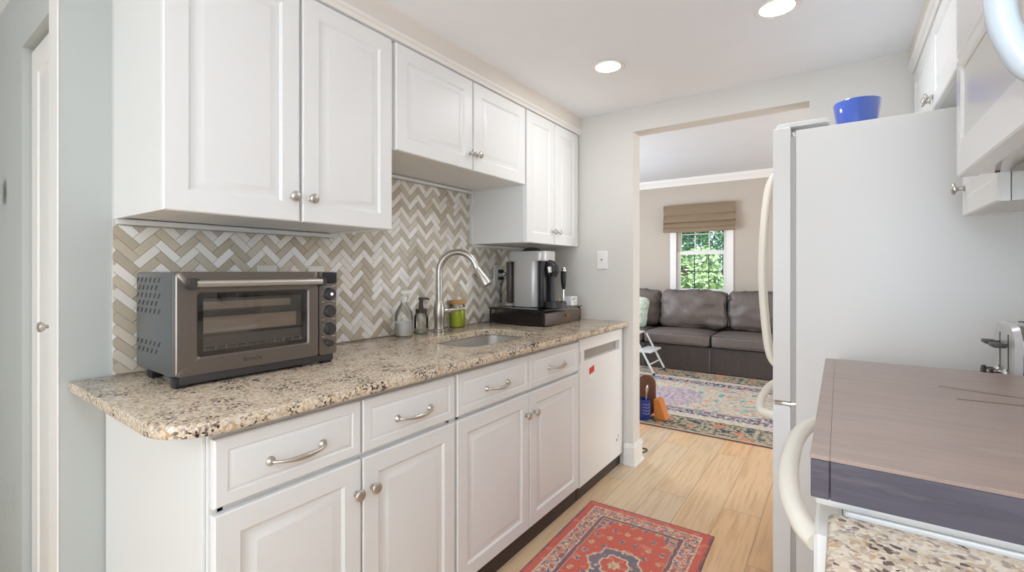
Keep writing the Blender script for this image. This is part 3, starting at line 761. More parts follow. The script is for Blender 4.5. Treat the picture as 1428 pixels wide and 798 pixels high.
# ------------------------------------------------------------------ bottles, candle
def bottle_spray(x, y):
    t = thing('spray_bottle', 'clear spray bottle part filled with white liquid left of the faucet', 'bottle', (x, y, .9155))
    z = .9155
    obj('bottle', lathe(B(), [(.004, .001), (.041, 0), (.044, .004), (.044, .090), (.040, .118), (.024, .148), (.015, .160), (.013, .172)], (x, y, z), 28, cap=False), M['jar_glass'], t, 50)
    obj('liquid', lathe(B(), [(.002, .003), (.040, .003), (.0425, .006), (.0425, .068), (.002, .068)], (x, y, z), 28), M['white_liquid'], t, 50)
    bm = lathe(B(), [(.0155, .168), (.0155, .192), (.010, .196), (.010, .206)], (x, y, z), 20); box(bm, (x-.010, y-.022, z+.206), (x+.010, y+.046, z+.226), .005)
    tube(bm, [(x, y+.040, z+.205), (x, y+.036, z+.185), (x, y+.026, z+.168)], .0045, 8); lathe(bm, [(.006, 0), (.005, .012)], (x, y+.046, z+.217), 12, 'Y')
    obj('trigger_head', bm, M['clear_plastic'], t)
bottle_spray(-1.770, 1.585)
sx, sy = -1.780, 1.712
t = thing('soap_dispenser', 'clear glass soap dispenser with dark pump left of the faucet', 'soap dispenser', (sx, sy, .9155))
obj('jar', lathe(B(), [(.004, .001), (.034, 0), (.0365, .004), (.0365, .080), (.033, .095), (.027, .100), (.027, .112)], (sx, sy, .9155), 28, cap=False), M['jar_glass'], t, 50)
obj('soap', lathe(B(), [(.002, .003), (.034, .003), (.034, .022), (.002, .022)], (sx, sy, .9155), 28), mat('pale_soap', '#d6d4c4', .3, Alpha=.6), t)
bm = lathe(B(), [(.029, .106), (.029, .126), (.012, .128), (.012, .140), (.010, .143), (.010, .172), (.015, .173), (.015, .184), (.003, .186)], (sx, sy, .9155), 24)
tube(bm, [(sx, sy, .9155+.178), (sx+.012, sy+.035, .9155+.178), (sx+.014, sy+.042, .9155+.172)], [.006, .005, .0045], 10)
obj('pump', bm, mat('dark_bronze_pump', '#4a423d', .4, .4), t, 40)
cx, cy = -1.795, 2.010
t = thing('candle_jar', 'lime green jar candle with wooden lid right of the faucet', 'candle', (cx, cy, .9155))
obj('jar', lathe(B(), [(.004, .001), (.040, 0), (.0435, .005), (.0435, .122), (.041, .130), (.038, .132)], (cx, cy, .9155), 32, cap=False), M['jar_glass'], t, 50)
obj('wax', lathe(B(), [(.002, .004), (.039, .004), (.0422, .008), (.0422, .112), (.002, .112)], (cx, cy, .9155), 32), M['green_wax'], t, 50)
obj('lid', lathe(B(), [(.003, .133), (.0425, .133), (.0435, .136), (.0435, .152), (.041, .155), (.003, .155)], (cx, cy, .9155), 32), M['wood_lid'], t, 50)

# ------------------------------------------------------------------ coffee station
bx0, bx1, by0, by1 = -1.775, -1.385, 2.285, 2.745; bz = .9155
t = thing('pod_drawer', 'dark wire coffee pod drawer with glass top on the worktop corner', 'pod drawer', ((bx0+bx1)/2, (by0+by1)/2, bz))
bm = B()
for xx in (bx0, bx1-.008):
    for yy in (by0, by1-.008): box(bm, (xx, yy, bz), (xx+.008, yy+.008, bz+.092))
for zz in (bz+.006, bz+.084):
    box(bm, (bx0, by0, zz), (bx1, by0+.006, zz+.006)); box(bm, (bx0, by1-.006, zz), (bx1, by1, zz+.006)); box(bm, (bx0, by0, zz), (bx0+.006, by1, zz+.006))
for k in range(11): zz = bz+.016+.006*k; box(bm, (bx0+.004, by0+.002, zz), (bx1-.004, by0+.005, zz+.0028))
box(bm, (bx0+.008, by0+.012, bz+.006), (bx1-.012, by1-.012, bz+.060)); obj('frame', bm, M['bronze'], t, None)
obj('glass_top', bx((bx0-.008, by0-.008, bz+.0925), (bx1+.010, by1+.008, bz+.098), .001, 1), glass_mat('dark_glass_top', (.35, .38, .36), .14), t)
fr = obj('drawer_front', bx((bx1+.001, by0+.004, bz+.006), (bx1+.010, by1-.004, bz+.078), .002), streak_mat('dark_brown_front', ['#43352f', '#57463d', '#4c3c34'], 6, (8, 1, 8), .45), t)
obj('knob', lathe(B(), [(.004, 0), (.004, .008), (.009, .012), (.010, .017), (.006, .021)], (bx1+.010, (by0+by1)/2+.01, bz+.052), 18, 'X'), M['gold'], fr)
cz0 = bz+.0985
t = thing('coffee_machine', 'silver grey pod coffee machine with black spout on the pod drawer', 'coffee machine', (-1.60, 2.46, cz0))
ya, yb = 2.395, 2.565
obj('body', prism(B(), rrect(-1.690, -1.505, ya, yb, .040, 6), cz0+.002, cz0+.300, .004, 2), M['silver_plastic'], t, 40)
obj('top_cover', prism(B(), rrect(-1.728, -1.455, ya-.003, yb+.003, .040, 6), cz0+.284, cz0+.345, .006, 3), M['silver_plastic'], t, 40)
obj('lever_dome', lathe(B(), [(.062, 0), (.060, .008), (.050, .018), (.028, .025), (.004, .027)], (-1.59, (ya+yb)/2, cz0+.3455), 28), M['darkgrey'], t, 50)
obj('water_tank', prism(B(), rrect(-1.738, -1.692, ya+.004, yb-.004, .018, 5), cz0+.022, cz0+.282, .003, 2), mat('smoky_tank', '#4d4340', .2), t, 40)
obj('tank_base', bx((-1.738, ya+.01, cz0+.001), (-1.692, yb-.01, cz0+.020), .004), M['silver_plastic'], t)
obj('front_column', prism(B(), rrect(-1.504, -1.462, ya+.012, yb-.012, .018, 5), cz0+.002, cz0+.283, .003, 2), M['black'], t, 40)
sp = B(); yc = (ya+yb)/2
tube(sp, smooth_path([(-1.470, yc-.01, cz0+.262), (-1.440, yc-.01, cz0+.255), (-1.420, yc-.01, cz0+.225), (-1.425, yc-.01, cz0+.190)], 5), [.032]*6+[.030]*6+[.024]*4, 16)
obj('spout', sp, M['black'], t, 50)
obj('spout_cap', tube(B(), [(-1.440, yc-.038, cz0+.245), (-1.432, yc-.043, cz0+.212)], [.018, .014], 14), M['chrome'], t, 50)
obj('cup_post', tube(B(), [(-1.440, yc, cz0+.200), (-1.440, yc, cz0+.030)], .018, 14), M['darkgrey'], t)
obj('drip_tray', lathe(B(), [(.066, .002), (.066, .034), (.060, .038), (.057, .034), (.004, .034)], (-1.412, yc-.005, cz0), 30), M['darkgrey'], t, 40)
t = thing('milk_frother', 'handheld black milk frother standing right of the coffee machine', 'milk frother', (-1.425, 2.635, cz0))
FX, FY = -1.445, 2.632
obj('handle', lathe(B(), [(.006, .105), (.011, .115), (.017, .150), (.019, .185), (.018, .215), (.015, .222)], (FX, FY, cz0), 20), M['black'], t, 50)
obj('cap', lathe(B(), [(.0165, .2225), (.0165, .243), (.012, .248), (.003, .249)], (FX, FY, cz0), 20), M['chrome'], t, 50)
obj('whisk_rod', tube(B(), [(FX, FY, cz0+.105), (FX, FY, cz0+.004)], .0022, 8), M['chrome'], t)
bm = lathe(B(), [(.022, .0005), (.022, .004), (.006, .006)], (FX, FY, cz0), 20); tube(bm, smooth_path([(FX-.02, FY-.015, cz0+.004), (FX-.022, FY-.016, cz0+.05), (FX-.010, FY-.008, cz0+.065)], 4), .003, 8); obj('stand', bm, M['gold'], t, 40)
nt = thing('paper_box', 'small white printed box on the right end of the pod drawer', 'box', (-1.425, 2.695, cz0))
obj('box', bx((-1.455, 2.660, cz0+.001), (-1.405, 2.742, cz0+.058), .001, 1), M['plate'], nt)
bm = B()
for z, a, b in ((.046, 2.672, 2.730), (.040, 2.672, 2.722), (.033, 2.676, 2.700), (.018, 2.690, 2.728)): box(bm, (-1.4050, a, cz0+z), (-1.4045, b, cz0+z+.0035))
obj('print', bm, M['text_grey'], nt)

# ------------------------------------------------------------------ right-hand side: worktops, range, cover, microwave, toaster, fridge
def right_unit(y0, y1, label_top, label_cab, zt):
    bm = B(); box(bm, (-.012, y0, zt-.032), (XR-.001, y1, zt), .007, 3)
    tag(obj('granite_worktop', bm, M['granite'], None, 40), label_top, 'worktop')
    t = thing('base_cabinet', label_cab, 'base cabinet', (.3, (y0+y1)/2, 0))
    obj('carcass', bx((.035, y0+.003, .09), (XR-.004, y1-.003, zt-.0325)), M['cab_in'], t)
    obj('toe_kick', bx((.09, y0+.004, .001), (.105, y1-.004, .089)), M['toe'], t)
    F = frameR(.034, y0+.006, .10); d = obj('door', panel(B(), F, y1-y0-.012, .59, DOOR(.055)), M['cab'], t, 25); knob(F, .05, .52, .0195, d)
    F = frameR(.034, y0+.006, .705); d = obj('drawer', panel(B(), F, y1-y0-.012, .15, DRAWER), M['cab'], t, 25); pull(F, (y1-y0)/2, .07, .0195, .06, d)
right_unit(.05, .6975, 'speckled granite worktop in the near right corner beside the range', 'white base cabinet below the near right granite worktop', .943)
right_unit(1.458, 1.985, 'granite worktop between range and fridge under the toaster', 'white base cabinet between the range and the fridge', .932)

rg = thing('kitchen_range', 'white freestanding electric range under a dark wooden cover', 'range', (.28, 1.073, 0))
RY0, RY1, RXF = .7035, 1.448, .004
obj('body', bx((RXF, RY0, .03), (XR-.012, RY1, .945), .006, 2), M['appl'], rg)
obj('cooktop_rim', bx((RXF-.030, RY0-.003, .9455), (XR-.012, RY1+.003, .958), .005, 2), M['appl'], rg)
obj('backguard', bx((XR-.075, RY0, .9585), (XR-.012, RY1, 1.10), .01, 2), M['appl'], rg)
F = frameR(RXF-.001, RY0+.004, .25); od = obj('oven_door', panel(B(), F, RY1-RY0-.008, .655, [(0, 0), (0, .026), (.004, .030), (.12, .030), (.124, .027)]), M['appl'], rg, 40)
obj('oven_window', panel(B(), lambda u, v, q: F(u+.16, v+.17, q), .42, .26, [(0, .0275), (0, .0285)]), M['black'], od)
hp = smooth_path([(RXF-.028, .768, .866), (RXF-.046, .795, .870), (RXF-.068, .87, .875), (RXF-.080, .98, .878), (RXF-.082, 1.075, .878), (RXF-.080, 1.17, .878), (RXF-.068, 1.28, .875), (RXF-.046, 1.355, .870), (RXF-.028, 1.382, .866)], 5)
obj('door_handle', tube(B(), hp, .0165, 14, 0.85), M['ivory'], od, 60)
F = frameR(RXF-.001, RY0+.004, .05); obj('storage_drawer', panel(B(), F, RY1-RY0-.008, .192, [(0, 0), (0, .024), (.004, .028)]), M['appl'], rg, 40)

sc = thing('stove_cover', 'dark stained wooden stove cover board lying over the range', 'stove cover', (.26, 1.073, .9585))
cx0, cx1, cy0, cy1, c0, c1 = -.030, .520, .688, 1.462, .9590, 1.012
bm = B()
n = 6
for i in range(n):
    ya_ = cy0+(cy1-cy0)*i/n; yb_ = cy0+(cy1-cy0)*(i+1)/n
    box(bm, (cx0+.0205, ya_+.0003, c1-.005), (cx1, yb_-.0003, c1), .0003, 1)
obj('top_planks', bm, M['board'], sc, 30)
obj('end_cleat', bx((cx0, cy0, c1-.005), (cx0+.0203, cy1, c1), .0003, 1), M['board'], sc)
obj('side_board', bx((cx0+.0205, cy0+.0006, c0), (cx1, cy0+.0195, c1-.0052), .001, 1), M['board_edge'], sc)
obj('side_board', bx((cx0+.0185, cy1-.0195, c0), (cx1, cy1-.0006, c1-.0052), .001, 1), M['board_edge'], sc)
obj('front_board', bx((cx0+.0006, cy0+.0006, c0), (cx0+.0200, cy1-.0006, c1-.0052), .001, 1), M['board_edge'], sc)
M_MARK = mat('brown_mark', '#7a5f50', .45)  # colour of the thin brown lines across the board top
for (a, b) in (((.16, 1.235), (.47, 1.14)), ((.17, 1.13), (.45, 1.155)), ((.30, 1.24), (.36, 1.02))):
    p, q = Vector((*a, 0)), Vector((*b, 0)); d_ = (q-p).normalized(); s_ = Vector((-d_.y, d_.x, 0))*.004
    sm = prism(B(), [(v.x, v.y) for v in (p-s_, q-s_*.5, q+s_*.5, p+s_)], c1+.0001, c1+.0005)
    obj('thin_mark', sm, M_MARK, sc)

# refrigerator
fg = thing('refrigerator', 'white french-door refrigerator with ivory handles beside the doorway', 'refrigerator', (.22, 2.43, 0))
FY0, FY1 = 2.0, 2.845
obj('cabinet', bx((-.132, FY0, .04), (XR-.02, FY1, 1.756), .005, 2), M['fridge'], fg)
obj('gasket', bx((-.1475, FY0+.006, .08), (-.1325, FY1-.006, 1.735)), M['gasket'], fg)
def fdoor(name, y0, y1, z0, z1, bulge):
    bm = B(); n = 14; pts = []
    for i in range(n+1):
        y = y0+(y1-y0)*i/n; k = (y-FY0)/(FY1-FY0); pts.append((-.205-bulge*math.sin(math.pi*k), y))
    pts = [(-.1480, y0)]+[(-.200, y0)]+pts[0:]+[(-.1480, y1)] if False else [(-.148, y0)]+pts+[(-.148, y1)]
    return obj(name, prism(bm, pts, z0, z1, .006, 2), M['fridge'], fg, 40)
ym = (FY0+FY1)/2
dA = fdoor('door', FY0, ym-.003, .752, 1.772, .028); dB_ = fdoor('door', ym+.003, FY1, .752, 1.772, .028); dC = fdoor('freezer_drawer', FY0, FY1, .06, .738, .028)
for yy, dd_ in ((ym-.032, dA), (ym+.032, dB_)):
    p = smooth_path([(-.205, yy, .795), (-.255, yy, .85), (-.278, yy, 1.0), (-.290, yy, 1.24), (-.278, yy, 1.50), (-.255, yy, 1.64), (-.205, yy, 1.695)], 6)
    obj('handle', tube(B(), p, .0145, 14), M['ivory'], dd_, 60)
p = smooth_path([(-.200, FY0+.075, .672), (-.255, FY0+.11, .674), (-.279, FY0+.25, .676), (-.284, ym, .676), (-.279, FY1-.25, .676), (-.255, FY1-.11, .674), (-.200, FY1-.075, .672)], 6)
obj('handle', tube(B(), p, .0165, 14), M['ivory'], dC, 60)
obj('hinge', bx((-.200, FY0+.004, .7385), (-.110, FY0+.05, .7500), .002), M['chrome'], fg)
obj('hinge_cover', prism(B(), rrect(-.196, -.03, FY0+.012, FY0+.105, .015, 4), 1.7725, 1.790, .004, 2), M['fridge'], fg)
obj('hinge_cover', prism(B(), rrect(-.196, -.03, FY1-.105, FY1-.012, .015, 4), 1.7725, 1.790, .004, 2), M['fridge'], fg)
for yy in (FY0+.03, FY1-.07):
    for xx in (-.10, .50): obj('foot', bx((xx, yy, .0005), (xx+.04, yy+.04, .0395), .003), M['black'], fg)
# bowl on the fridge
bxx, byy = .055, 2.26
tag(obj('flower_pot', lathe(B(), [(.050, .001), (.050, 0), (.060, .006), (.0775, .135), (.076, .138), (.073, .135), (.056, .012), (.003, .010)], (bxx, byy, 1.7565), 40), M['blue'], None, 40), 'cobalt blue glazed pot standing on top of the fridge', 'pot')

# right-hand wall cabinets
XRU = .304
def rwall_cab(y0, y1, z0, z1, doors, ks, label):
    t = thing('wall_cabinet', label, 'wall cabinet', (.45, (y0+y1)/2, z0))
    bm = B(); box(bm, (XRU, y0, z0), (XR-.002, y0+.016, z1)); box(bm, (XRU, y1-.016, z0), (XR-.002, y1, z1)); box(bm, (XRU, y0+.016, z0+.004), (XR-.002, y1-.016, z0+.02))
    box(bm, (XRU, y0+.016, z1-.016), (XR-.002, y1-.016, z1)); box(bm, (XR-.012, y0+.016, z0+.02), (XR-.002, y1-.016, z1-.016)); box(bm, (XRU, y0+.016, z0+.02), (XRU+.018, y0+.03, z1-.016)); box(bm, (XRU, y1-.03, z0+.02), (XRU+.018, y1-.016, z1-.016))
    obj('carcass', bm, M['cab_in'], t, None)
    for (a, b), (ku, kv) in zip(doors, ks):
        F = frameR(XRU-.003, a, z0-.001); d = obj('door', panel(B(), F, b-a, z1-z0-.002, DOOR(.05)), M['cab'], t, 25); knob(F, ku-a, kv, .0195, d)
    return t
rwall_cab(1.440, 1.800, 1.392, 2.152, [(1.436, 1.792)], [(1.762, .075)], 'white single-door wall cabinet between microwave and fridge')
rwall_cab(1.803, 2.850, 1.835, 2.152, [(1.812, 2.318), (2.326, 2.838)], [(2.292, .045), (2.352, .045)], 'white two-door wall cabinet above the fridge')
rwall_cab(.694, 1.4375, 1.880, 2.152, [(.70, 1.06), (1.066, 1.43)], [(1.03, .05), (1.096, .05)], 'white short wall cabinet above the microwave')

# microwave over the range
mw = thing('microwave', 'white over-the-range microwave with bowed handle above the stove cover', 'microwave', (.42, 1.065, 1.446))
MY0, MY1, MXF, MZ0, MZ1 = .696, 1.432, .215, 1.446, 1.876
obj('body', bx((MXF+.036, MY0+.002, MZ0+.006), (XR-.003, MY1-.002, MZ1-.002), .003), M['appl'], mw)
F = frameR(MXF+.034, MY0, MZ0)
bm = rr_ring(B(), (.175, .002, MY1-MY0-.001, .262), (.275, .082, .690, .232), 0, .034, F, .006, .010)
md = obj('door', bm, M['appl'], mw, 40)
obj('window', panel(B(), lambda u, v, q: F(u+.2755, v+.0825, q), .414, .149, [(0, .020), (0, .0285)]), mat('grey_white_window', '#d4d3d1', .22), md)
hp = smooth_path([(MXF-.001, .888, MZ0+.050), (MXF-.018, .884, MZ0+.068), (MXF-.036, .880, MZ0+.115), (MXF-.041, .878, MZ0+.155), (MXF-.036, .880, MZ0+.200), (MXF-.018, .884, MZ0+.240), (MXF-.001, .888, MZ0+.255)], 6)
obj('handle', tube(B(), hp, .016, 16), mat('pale_blue_white_handle', '#c3ced6', .3), md, 60)
obj('control_panel', panel(B(), F, .173, .260, [(0, 0), (0, .030), (.004, .034)]), M['appl'], mw, 40)
bm = B(); panel(bm, lambda u, v, q: F(u, v+.266, q), MY1-MY0-.001, .160, [(0, 0), (0, .030), (.004, .034)])
vg = obj('vent_grille', bm, M['appl'], mw, 40)
obj('underside_panel', bx((MXF+.075, MY0+.03, MZ0+.0005), (XR-.02, MY1-.045, MZ0+.0055)), M['gasket'], mw)
for yy in (.76, 1.24): obj('grease_filter', bx((MXF+.16, yy, MZ0-.003), (MXF+.32, yy+.13, MZ0+.0004), .001, 1), M['steel'], mw)
obj('screw', lathe(B(), [(.004, 0), (.004, .003)], (.275, 1.405, MZ0+.003), 10), M['darkgrey'], mw)

# toaster
TX0, TX1, TY0, TY1, TZ = .318, .560, 1.480, 1.662, .9325
ts = thing('toaster', 'chrome two-lever toaster on the worktop beside the fridge', 'toaster', ((TX0+TX1)/2, (TY0+TY1)/2, TZ))
bm = B(); prof = rrect(TY0, TY1, 0, .185, .045, 6); rings = []
prof = [(y, max(z, .012)) for y, z in prof]
for x, s in ((TX0+.012, 1), (TX1-.012, 1)):
    rings.append([bm.verts.new((x, y, TZ+z)) for y, z in prof])
k = len(prof)
for i in range(k): bm.faces.new((rings[0][i], rings[0][(i+1) % k], rings[1][(i+1) % k], rings[1][i]))
obj('chrome_wrap', bm, M['chrome'], ts, 40)
def tcap(x0, x1, ins):
    bm = B(); c0_ = ((TY0+TY1)/2, .095)
    P_ = [(y-(y-c0_[0])*ins, z-(z-c0_[1])*ins) for y, z in prof]
    a = [bm.verts.new((x0, y, TZ+z)) for y, z in P_]; b = [bm.verts.new((x1, y, TZ+z)) for y, z in prof]
    bm.faces.new(a); bm.faces.new(b)
    for i in range(k): bm.faces.new((a[i], a[(i+1) % k], b[(i+1) % k], b[i]))
    return bm
fp = obj('control_face', tcap(TX0, TX0+.0115, .06), M['silver_plastic'], ts, 40)
obj('end_cap', tcap(TX1, TX1-.0115, .06), M['silver_plastic'], ts, 40)
for yy in (TY0+.055, TY1-.06):
    tr = obj('lever_track', bx((TX0-.0008, yy-.003, TZ+.06), (TX0+.0002, yy+.003, TZ+.16)), M['black'], fp)
    lv = B(); box(lv, (TX0-.030, yy-.022, TZ+.130), (TX0-.006, yy+.022, TZ+.139), .003); box(lv, (TX0-.008, yy-.003, TZ+.131), (TX0+.001, yy+.003, TZ+.138)); obj('lever', lv, M['darkgrey'], fp)
    kb_ = lathe(B(), [(.018, 0), (.018, .004), (.013, .008), (.012, .024), (.004, .026)], (TX0-.001, yy, TZ+.062), 20, '-X'); obj('dial', kb_, M['chrome'], fp, 40)
    fl_ = lathe(B(), [(.0145, .0245), (.0145, .030), (.010, .032)], (TX0-.001, yy, TZ+.062), 20, '-X'); obj('dial_cap', fl_, M['bronze'], fp, 40)
for yy in (TY0+.04, TY1-.075): obj('bread_slot', bx((TX0+.035, yy, TZ+.1835), (TX1-.035, yy+.035, TZ+.1858)), M['black'], ts)
for xx in (TX0+.02, TX1-.05):
    for yy in (TY0+.03, TY1-.055): obj('foot', lathe(B(), [(.011, 0), (.012, .0118)], (xx+.012, yy+.012, TZ+.0003), 14), M['black'], ts)

# ------------------------------------------------------------------ rugs
def rug_mesh(W, L, nx, ny, fn, th=.007):
    bm = B(); cl = bm.loops.layers.float_color.new('Col')
    V = [[bm.verts.new((W*i/nx, L*j/ny, th)) for i in range(nx+1)] for j in range(ny+1)]
    for j in range(ny):
        for i in range(nx):
            f = bm.faces.new((V[j][i], V[j][i+1], V[j+1][i+1], V[j+1][i])); c = (*fn((i+.5)/nx*W, (j+.5)/ny*L), 1)
            for lp in f.loops: lp[cl] = c
    edge = [V[0][i] for i in range(nx+1)]+[V[j][nx] for j in range(1, ny+1)]+[V[ny][i] for i in range(nx-1, -1, -1)]+[V[j][0] for j in range(ny-1, 0, -1)]
    lo = [bm.verts.new((v.co.x, v.co.y, .0006)) for v in edge]; k = len(edge)
    for i in range(k):
        f = bm.faces.new((edge[i], edge[(i+1) % k], lo[(i+1) % k], lo[i]))
        for lp in f.loops: lp[cl] = (*lin('#6b4a55'), 1)
    f = bm.faces.new(lo)
    for lp in f.loops: lp[cl] = (*lin('#6b4a55'), 1)
    return bm
def mixc(a, b, t): return tuple(a[i]+(b[i]-a[i])*t for i in range(3))
RC = {k: lin(v) for k, v in dict(red='#d26657', red2='#c65b50', coral='#db8070', cream='#dcc9ae', navy='#74778a', purple='#7f5f6e', brown='#94716a', tan='#cfa680', pink='#d09a8c').items()}
def red_rug(W, L):
    def fn(x, y):
        u = abs(x-W/2); v = abs(y-L/2); e = min(W/2-u, L/2-v)      # e: distance to the edge
        s = noise.noise(Vector((x*60, y*60, 1))); s2 = noise.noise(Vector((x*25, y*25, 4))); wob = .004*noise.noise(Vector((x*18, y*18, 7)))
        d = e+wob
        along = y if (W/2-u) < (L/2-v) else x
        if d < .010: c = RC['purple'] if s < .2 else RC['red2']
        elif d < .042: c = RC['red'] if s2 < .35 else RC['coral']
        elif d < .047: c = RC['cream']
        elif d < .105:
            ph_ = (along % .085)/.085; q = (d-.076)/.029
            r = math.hypot((ph_-.5)*2.0, q); z = abs(q-.75*math.sin(2*math.pi*ph_))
            if r < .34: c = RC['cream'] if r > .18 else RC['red']
            elif z < .20: c = RC['navy']
            elif z < .34: c = RC['cream']
            elif s > .25: c = RC['cream']
            elif s < -.30: c = RC['brown']
            else: c = RC['pink'] if s2 > .1 else RC['brown'] if s2 < -.25 else RC['coral']
        elif d < .110: c = RC['cream']
        elif d < .126: c = RC['purple'] if s < .3 else RC['brown']
        elif d < .130: c = RC['tan']
        else:
            # field with a stepped star medallion and corner flowers
            a = u/(W/2-.130); b = v/(L/2-.130); m = max(a*.75+b*.85, a*1.05, b*1.0)
            star = min(max(u*1.15, v*.95), (u+v)*.74)
            star = star+.006*math.cos(8*math.atan2(v, u+1e-6))+wob
            if star < .022: c = RC['tan'] if s > 0 else RC['cream']
            elif star < .050: c = RC['red'] if s2 < .3 else RC['coral']
            elif star < .057: c = RC['cream']
            elif star < .092:
                c = RC['navy'] if s < .12 else RC['cream'] if s > .42 else RC['brown']
            elif star < .100: c = RC['cream'] if s > -.2 else RC['tan']
            else:
                c = RC['red'] if s2 < .35 else RC['coral']
                fx_ = (u % .060)/.060-.5; fy_ = (v % .072)/.072-.5; r = math.hypot(fx_, fy_)
                if r < .16: c = RC['tan'] if (int(u/.06)+int(v/.072)) % 2 else RC['navy']
                elif r < .22 and s > 0: c = RC['cream']
                if star > .155 and (a+b) > 1.62: c = RC['navy'] if s < -.05 else RC['tan'] if s > .3 else RC['pink']
        k = .86+.28*(.5+.5*noise.noise(Vector((x*140, y*140, 2))))
        fade = mixc(c, RC['pink'], .10+.10*noise.noise(Vector((x*5, y*5, 9))))
        return tuple(min(1, q*k) for q in fade)
    return fn
bm = rug_mesh(.615, .92, 164, 246, red_rug(.615, .92))
o = link_mesh('kitchen_rug', bm, M['rug'], None, None); o.location = (-1.068, 1.372, 0.0); o.rotation_euler = (0, 0, R(1.4))
tag(o, 'small red persian-style rug on the kitchen floor before the sink', 'rug')
LC = {k: lin(v) for k, v in dict(cream='#cfc3b2', sand='#bba78e', teal='#6fa09c', teal2='#93b7ad', navy='#35384c', plum='#a08a99', lilac='#c0b2bc', coral='#cf8a6c', rust='#b4694c', olive='#8b8a6c').items()}
def faded_rug(W, L):
    def fn(x, y):
        e = min(x, W-x, y, L-y); N = lambda s, z: noise.noise(Vector((x*s, y*s, z)))
        s = N(34, 1)+.5*N(70, 2); p = N(9, 3); q = N(6, 11); r = N(15, 5)
        if e < .03: c = LC['sand']
        elif e < .36:
            c = LC['sand'] if s > .12 else LC['navy'] if s < -.22 else LC['olive']
            if p > .30: c = LC['coral'] if s > -.15 else LC['rust']
            elif p < -.34: c = LC['navy'] if s < .25 else LC['teal']
            if .34 < e < .352: c = LC['navy']
        elif e < .46: c = LC['cream'] if s > -.25 else LC['lilac'] if p > 0 else LC['sand']
        else:
            u = abs(x-W*.60); v = abs(y-L/2); cu = min(abs(x-.60), abs(W-.60-x)); 
            cor = e+.45*abs(math.sin(x*2.6)) if False else (L/2-.46-v)
            arch = .16+.22*max(0, math.cos((x-W*.86)*3.0))
            m = math.hypot(u/.42, v/.40)
            if cor < arch:
                c = LC['navy'] if s < .05 else LC['lilac'] if s < .35 else LC['cream']
                if arch-cor < .03: c = LC['plum']
            elif math.hypot((x-1.48)/.30, (y-.98)/.34) < 1:
                c = LC['plum'] if s < -.05 else LC['lilac'] if s < .45 else LC['cream']
            else:
                c = LC['cream'] if s > -.12 else LC['sand']
                if r > .27: c = LC['teal'] if q > 0 else LC['teal2']
                elif r < -.30: c = LC['lilac'] if q > .05 else LC['coral']
        c = mixc(c, LC['cream'], max(0, .05+.3*N(3, 8)))
        k = .90+.22*N(110, 6)
        return tuple(min(1, max(0, t*k)) for t in c)
    return fn
bm = rug_mesh(3.2, 2.21, 300, 210, faded_rug(3.2, 2.21), .009)
o = link_mesh('area_rug', bm, M['rug2'], None, None); o.location = (-2.85, 3.69, 0)
tag(o, 'large faded multicolour oriental rug on the living room floor', 'rug')

# ------------------------------------------------------------------ sofa
def puff(bm, a, b, r, puffz=0.0, puffy=0.0, wr=0.0, seed=0, cuts=9):
    """soft cushion: subdivided rounded box with bulge and wrinkles"""
    a, b = Vector(a), Vector(b); c = (a+b)/2; h = (b-a)/2
    tmp = B(); bmesh.ops.create_cube(tmp, size=2.0); bmesh.ops.subdivide_edges(tmp, edges=tmp.edges[:], cuts=cuts, use_grid_fill=True)
    vmap = {}
    for v in tmp.verts:
        p = v.co.copy(); q = Vector((p.x*h.x, p.y*h.y, p.z*h.z)); inn = Vector((max(-h.x+r, min(h.x-r, q.x)), max(-h.y+r, min(h.y-r, q.y)), max(-h.z+r, min(h.z-r, q.z))))
        d = q-inn
        if d.length > 1e-9: q = inn+d.normalized()*r
        q.z += puffz*(1-p.x**2)*(1-p.y**2)*p.z; q.y += puffy*(1-p.x**2)*(1-p.z**2)*p.y
        w_ = wr*(noise.noise(Vector((q.x*7+seed, q.y*9, q.z*11)))+.5*noise.noise(Vector((q.x*22+seed, q.y*20, q.z*20))))
        q += v.normal*w_ if v.normal.length > .1 else Vector((0, 0, w_))
        vmap[v] = bm.verts.new(c+q)
    for f in tmp.faces: bm.faces.new([vmap[v] for v in f.verts])
    tmp.free(); return bm
sf = thing('sofa', 'dark taupe slipcovered sofa below the living room window', 'sofa', (-1.68, 6.35, 0))
bm = B(); n = 70; sx_0, sx_1 = -2.93, -.16; rows = []
for z, dy in ((.30, .0), (.27, .0), (.16, -.008), (.012, -.016)):
    rows.append([bm.verts.new((sx_0+(sx_1-sx_0)*i/n, 5.955+dy-(.006*math.sin(i*1.7)+.004*math.sin(i*.6))*(1 if z < .25 else .2), z)) for i in range(n+1)])
for a, b in zip(rows, rows[1:]):
    for i in range(n): bm.faces.new((a[i], a[i+1], b[i+1], b[i]))
bmesh.ops.solidify(bm, geom=bm.faces[:], thickness=.012); obj('skirt', bm, M['sofa'], sf, 60)
for px_ in (-2.09, -1.275, -.44): obj('skirt_pleat', tube(B(), [(px_, 5.936, .29), (px_+.002, 5.927, .16), (px_, 5.922, .014)], .006, 8), M['sofa_pipe'], sf)
obj('base_frame', bx((sx_0, 5.985, .012), (sx_1, 6.90, .31), .02), M['sofa'], sf)
obj('back', bx((sx_0, 6.62, .31), (sx_1, 6.90, .80), .05, 3), M['sofa'], sf)
for i, (xa, xb) in enumerate(((-2.905, -2.095), (-2.085, -1.275), (-1.265, -.455))):
    c = obj('seat_cushion', puff(B(), (xa, 5.925, .312), (xb, 6.60, .468), .04, .022, .006, .006, i*3.1), M['sofa'], sf, 80)
    loop = [(xa+.02, 5.932, .455), (xb-.02, 5.932, .455)]
    obj('piping', tube(B(), loop, .005, 8), M['sofa_pipe'], c); obj('piping', tube(B(), [(xa+.02, 5.932, .328), (xb-.02, 5.932, .328)], .005, 8), M['sofa_pipe'], c)
